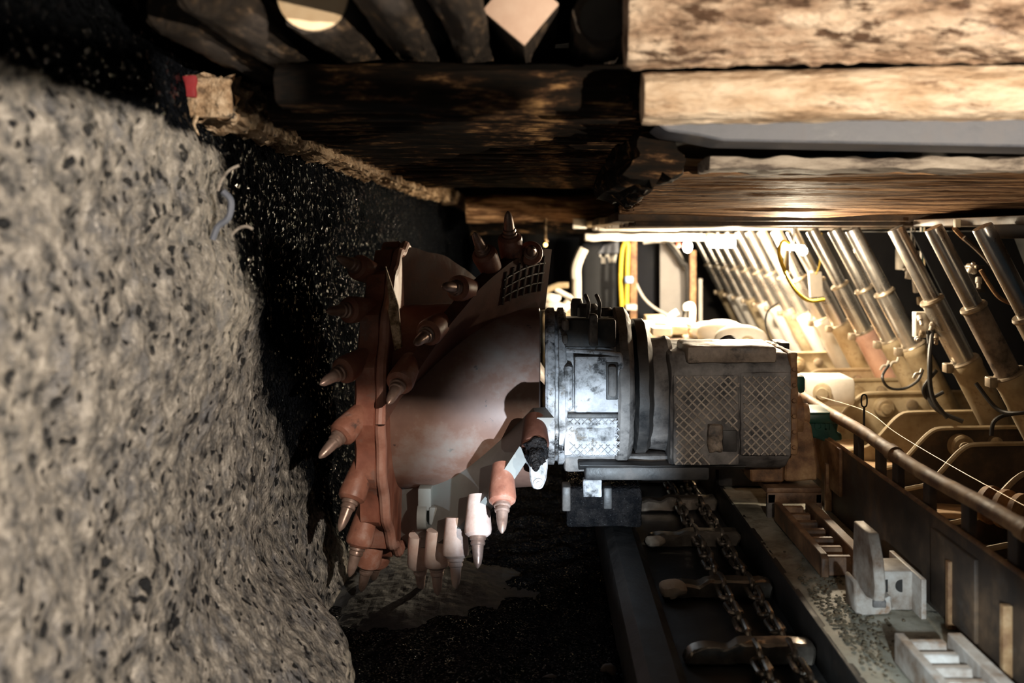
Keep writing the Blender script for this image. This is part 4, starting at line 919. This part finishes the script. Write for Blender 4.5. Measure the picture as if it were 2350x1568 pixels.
MB().prism([(P(1370, 578, ly).x, P(0, 582, ly).z), (P(1385, 560, ly).x, P(0, 562, ly).z), (P(1420, 555, ly).x, P(0, 553, ly).z), (P(1420, 580, ly).x, P(0, 582, ly).z)], ly - .02, ly + .2, 'xz', .01).build('shoulder', M['steel_beam'], tank)  # paler top piece paints in the light on the tank
box_px(1252, 545, 1330, 690, 11.5, .05, 'panel_black', 'rubber_curtain', 'black curtain panel hanging next to the drum, behind the bare bulb', 'panel', 'dark panels at the far end')
box_px(1462, 558, 1516, 735, 10.6, .05, 'panel_black', 'rubber_curtain', 'black panel between the brown post and the white arched panel', 'panel', 'dark panels at the far end')
p = [P(1515, 900, 10.3), P(1515, 556, 10.3), P(1540, 558, 10.3), P(1560, 580, 10.3), P(1573, 620, 10.3), P(1577, 670, 10.3), P(1566, 720, 10.3), P(1550, 900, 10.3)]
b = MB().prism([(v.x, v.z) for v in p], 10.3, 10.34, 'xz'); tag(b.build('arched_sheet', M['sheet']), 'white panel with a curved edge at the far end', 'panel')
hose([(1476, 556, 10.2), (1520, 553, 10.2), (1546, 566, 10.2), (1566, 600, 10.2), (1580, 640, 10.2), (1580, 700, 10.2), (1574, 730, 10.2)], .022, 'white', 'pale curved pipe framing the white arched panel', 'pipe', 'pipe', 'pipes at the far end')
hose([(1530, 556, 10.0), (1550, 580, 10.0), (1565, 602, 10.0), (1578, 620, 10.0), (1580, 700, 10.0)], .03, 'rubber', 'thick black cable slanting over the white arched panel', 'cable', 'cable', 'cables at the far end')
hose([(1455, 640, 10.1), (1475, 680, 10.1), (1500, 705, 10.1), (1535, 725, 10.0)], .014, 'white', 'white cable dangling across the black panel', 'cable', 'cable', 'cables at the far end')
box_px(1446, 550, 1462, 718, 10.0, .08, 'rust', 'brown_post', 'brown timber post beside the yellow hose loop', 'post', 'posts at the far end')
box_px(1584, 575, 1598, 745, 9.9, .08, 'rust', 'brown_post', 'rusty brown post right of the white arched panel', 'post', 'posts at the far end')
box_px(1604, 640, 1612, 720, 10.3, .06, 'white', 'brown_post', 'narrow pale post in the dark behind the rusty post', 'post', 'posts at the far end')
hose([(1428, 715, 9.8), (1424, 640, 9.8), (1427, 580, 9.8), (1434, 557, 9.8), (1441, 562, 9.8), (1440, 600, 9.8), (1438, 700, 9.8)], .022, 'yellow', 'yellow hose looped over the brown post at the far end', 'hose', 'hose')
box_px(1434, 634, 1454, 651, 9.7, .05, 'blue', 'blue_rag', 'pale blue rag tied on the yellow hose', 'rag', bev=.02)
box_px(1437, 700, 1462, 712, 9.7, .2, 'white', 'base_block', 'cream block at the foot of the brown post', 'block')
box_px(1315, 502, 1346, 525, 9.0, .02, 'white', 'white_sign', 'small blank white sign under the roof logs', 'sign')
for k, (pts, r, lab) in enumerate([([(1250, 668, 9.0), (1280, 656, 9.0), (1305, 655, 9.0)], .03, 'tan pipe lying slanted beside the drum edge'), ([(1275, 664, 9.0), (1300, 678, 9.0), (1330, 690, 9.0)], .025, 'pale strut sloping down behind the housing'),
        ([(1322, 640, 9.2), (1322, 615, 9.2), (1330, 590, 9.2), (1340, 570, 9.2)], .05, 'pale jointed pipe rising beside the grey tank'), ([(1325, 720, 9.0), (1324, 640, 9.0)], .04, 'cream upright pipe at the foot of the grey tank'),
        ([(1290, 710, 8.8), (1305, 690, 8.8)], .03, 'short cream stub among the pale stones'), ([(1575, 712, 8.6), (1575, 703, 8.6), (1588, 703, 8.6), (1588, 735, 8.6)], .03, 'cream elbow pipe standing before the rusty post'),
        ([(1480, 740, 8.4), (1540, 738, 8.4), (1588, 742, 8.4), (1592, 775, 8.4)], .028, 'cream rail pipe along the top of the far machinery'), ([(1535, 745, 8.5), (1537, 728, 8.5), (1555, 715, 8.5)], .03, 'cream hose bend before the white arched panel')]):
    b = MB().tube([P(*p) for p in pts], r, 8, 6)
    low = min((P(*p) for p in pts), key=lambda v: v.z)
    if k in (0, 1, 2, 3, 4): b.tube([low, Vector((low.x, low.y, EYE - 1.63))], r * .9, 8)
    tag(b.build('pipe', M['white'] if k else M['beige']), lab, 'pipe', 'pipes at the far end')
for k, (px, py, y, r, sx) in enumerate([(1262, 684, 8.8, .05, 2.2), (1275, 706, 8.8, .07, 2.2), (1320, 715, 8.8, .05, 1.2)]):
    b = MB().ball(P(px, py, y), r, (sx, 1, .8), 16).rough(.02, 12, k); tag(b.build('pale_stone', M['white']), ['oval pale stone beside the top of the drum, upper one', 'larger pale stone beside the top of the drum, lower one', 'small pale stone below the cream pipe'][k], 'stone', 'pale stones at the far end')
b = MB().box(E(.02, 8.4, -1.64), E(.42, 9.1, -.70), .03).cut(.1).rough(.02, 8); tag(b.build('rock_bench', M['beige']), 'tan rock shelf carrying the pale stones behind the gear housing', 'rock')
# machinery tops behind the arm
dk = thing('far_deck', E(1.0, 7.6, -1.3), 'cream dusty machine deck behind the dark flange', 'machine')
MB().box(E(.55, 6.2, -1.25), E(1.56, 9.6, -.84), .02).cut(.2).build('deck', M['rust_dark'], dk)
for k in range(26):
    x = R.uniform(.7, 1.42); y = R.uniform(6.4, 9.2); s_ = R.uniform(.04, .11)
    MB().box(E(x - s_, y - s_, -.85), E(x + s_, y + s_, -.825 + R.uniform(.0, .04)), .01, Matrix.Rotation(R.uniform(-.5, .5), 4, 'Z')).build('cover', M['beige'] if k % 4 else M['rust'], dk)
for k, (px, py, y) in enumerate([(1480, 750, 8.0), (1505, 735, 8.3), (1520, 762, 7.6), (1556, 758, 7.8)]):
    box_px(px - 22, py - 9, px + 22, py + 10, y, .2, 'white' if k % 2 == 0 else 'beige', 'machine_box', ['cream box on the far deck beside the dark flange', 'cream box furthest back on the far deck', 'dusty box at the front of the far deck', 'tan box on the far deck under the cream rail'][k], 'box', 'boxes on the far deck')
for k, (px, py, y, r) in enumerate([(1625, 760, 7.8, .09), (1655, 765, 7.4, .12), (1700, 780, 6.8, .12)]):
    t = thing('base_knuckle', P(px, py + 30, y), ['cream hinge knuckle furthest back beside the far deck', 'cream hinge knuckle with a round boss, middle of three', 'bright hinge knuckle nearest above the brown cover'][k], 'hinge', 'hinge knuckles along the far bases')
    MB().ball(P(px, py, y), r, (1.6, 1.2, .9), 20).build('body', M['white'], t)
    MB().lathe(P(px + 8, py + 2, y) + Vector((0, -r * 1.1, 0)), (-.4, -1, .1), [(0, r * .4), (.04, r * .4), (.045, r * .25), (.045, .001)], 20).build('boss', M['beige'], t)
kb = thing('base_knuckle', P(1890, 890, 5.75), 'white pinned hinge block between the motor and the nearest swan-neck', 'hinge', 'hinge knuckles along the far bases')
MB().box(P(1848, 935, 5.75), P(1965, 868, 5.75) + Vector((0, .25, 0)), .03).build('body', M['white'], kb)
MB().lathe(P(1887, 900, 5.75), (-.3, -1, 0), [(0, .055), (.05, .055), (.055, .035), (.08, .033), (.08, .001)], 24).build('pin', M['beige'], kb)
for k, (x0, x1, y0, y1, Y, m_, lab) in enumerate([(1342, 1640, 536, 553, 8.9, 'white', 'long cream beam under the far canopies, lowest of the lit beams'), (1372, 1560, 517, 530, 8.2, 'white', 'cream beam with a ragged end above the longest lit beam'), (1398, 1470, 503, 514, 7.6, 'beige', 'short tan slab highest of the lit beams beside the black stump')]):
    b = MB().box(P(x0, y1, Y), P(x1, y0, Y) + Vector((0, .16, 0)), .012).cut(.08).rough(.012, 12, k); tag(b.build('cross_beam', M[m_]), lab, 'beam', 'lit cross beams at the far end')
# lamps
tl = thing('tube_lamp', P(1655, 552, 7.9), 'glaring white tube lamp under the far canopies', 'lamp', 'lamps along the supports')
MB().box(P(1625, 568, 7.9), P(1690, 546, 7.9) + Vector((0, .10, 0)), .03).build('diffuser', M['lamp'], tl)
MB().box(P(1622, 546, 7.9), P(1694, 538, 7.9) + Vector((0, .10, 0)), .01).build('housing', M['white'], tl)
bl = thing('bulb_lamp', P(1822, 575, 5.5), 'bright twin bulb lamp beside the yellow hose', 'lamp', 'lamps along the supports')
MB().ball(P(1803, 574, 5.5), 0.027, seg=16).build('bulb', M['lamp'], bl)
MB().ball(P(1843, 576, 5.5), 0.027, seg=16).build('bulb', M['lamp'], bl)
MB().tube([P(1800, 566, 5.5), P(1822, 568, 5.5), P(1846, 570, 5.5)], .018, 10).build('housing', M['lamp'], bl)
MB().tube([P(1822, 568, 5.5), P(1822, 512, 5.5)], .006, 6).build('stem', M['rubber'], bl)
MB().box(E(1.395, 5.40, -.20), E(1.405, 5.50, -.085), .003).build('shade', M['white'], bl)  # plate added to keep the bulb's light off the drum
fl = thing('bulb_lamp', P(1578, 565, 9.3), 'bright round lamp with a red holder near the white arched panel', 'lamp', 'lamps along the supports')
MB().ball(P(1578, 566, 9.3), .045, (1, 1, 1.3), seg=16).build('bulb', M['lamp'], fl)
MB().box(P(1553, 568, 9.3), P(1562, 556, 9.3) + Vector((0, .04, 0)), .01).build('holder', M['red_plastic'], fl)
MB().tube([P(1578, 560, 9.3), P(1578, 527, 9.3)], .008, 6).build('stem', M['rubber'], fl)
hb = thing('hanging_bulb', P(1252, 565, 9.5), 'tiny amber bulb on a bent stem next to the drum edge', 'lamp', 'lamps along the supports')
MB().ball(P(1252, 562, 9.5), .019, seg=14).build('bulb', M['lamp_amber'], hb)
MB().tube([P(1252, 500, 9.7), P(1252, 545, 9.55), P(1256, 555, 9.55)], .012, 8, 4).build('stem', M['ledge'], hb)

def floodlight(loc, pts, upper, lab, d=.25, flap=None):
    """lamp housing with an added, light-shaping barn door; pts = [(bearing from +Y towards -X, elevation)...] edge of the opening"""
    c = E(*loc); t = thing('floodlight', c + Vector((0, -.1, -.1)), lab, 'floodlight')
    def at(az, el):
        a, e = rad(az), rad(el); return c + Vector((-math.sin(a) * math.cos(e), math.cos(a) * math.cos(e), math.sin(e))) * d
    sheets = [(pts, upper)] + ([(flap, False)] if flap else [])
    for (pts, upper) in sheets: door(c, t, at, pts, upper)
    az = rad(sum(p[0] for p in pts) / len(pts)); back = Vector((math.sin(az), -math.cos(az), 0))
    MB().lathe(c + back * .03, back, [(0, .05), (.02, .09), (.16, .10), (.20, .05), (.20, .001)], 28).build('housing', M['panel_black'], t)
    p = c + back * .12
    MB().tube([p, Vector((p.x, p.y, 0.0))], .02, 10).build('stand', M['panel_black'], t)
def door(c, t, at, pts, upper):
    fine = []
    for (a0, e0), (a1, e1) in zip(pts[:-1], pts[1:]):
        n = max(2, int(abs(a1 - a0) / 3)); fine += [(a0 + (a1 - a0) * i / n, e0 + (e1 - e0) * i / n) for i in range(n)]
    fine.append(pts[-1]); lim = 78 if upper else -78
    def fn(i, v): az, el = fine[int(i)]; return at(az, el + (lim - el) * v)
    b = grid(fn, list(range(len(fine))), lin(0, 1, 12))
    ext = bmesh.ops.extrude_face_region(b.bm, geom=b.bm.faces[:])
    for v in ext['geom']:
        if isinstance(v, bmesh.types.BMVert): v.co = c + (v.co - c) * 1.02
    b.build('light_mask', M['panel_black'], t, smooth=0)  # added sheet that cuts the light to its outline
floodlight(COAL_L, [(100, 0), (57, 0), (44.5, .5), (43.5, 6), (38.9, 6), (37.8, -1), (36.3, -7.6), (28.4, -14.0), (20, -15.5), (13, -16), (11.5, -40), (11, -76), (-60, -76)], True, 'unseen black floodlight with added masks shaping its light on the coal wall', flap=[(29.5, -78), (29, -27), (26, -24), (10, -21)])
floodlight(ROOF_L, [(110, 74), (63, 74), (61, 9.3), (35, 9.3), (33.2, 3.2), (20, 3.0), (14, 1.6), (0, 1.4), (-60, 1.4)], False, 'unseen black floodlight with added masks shaping its light on the bark logs')
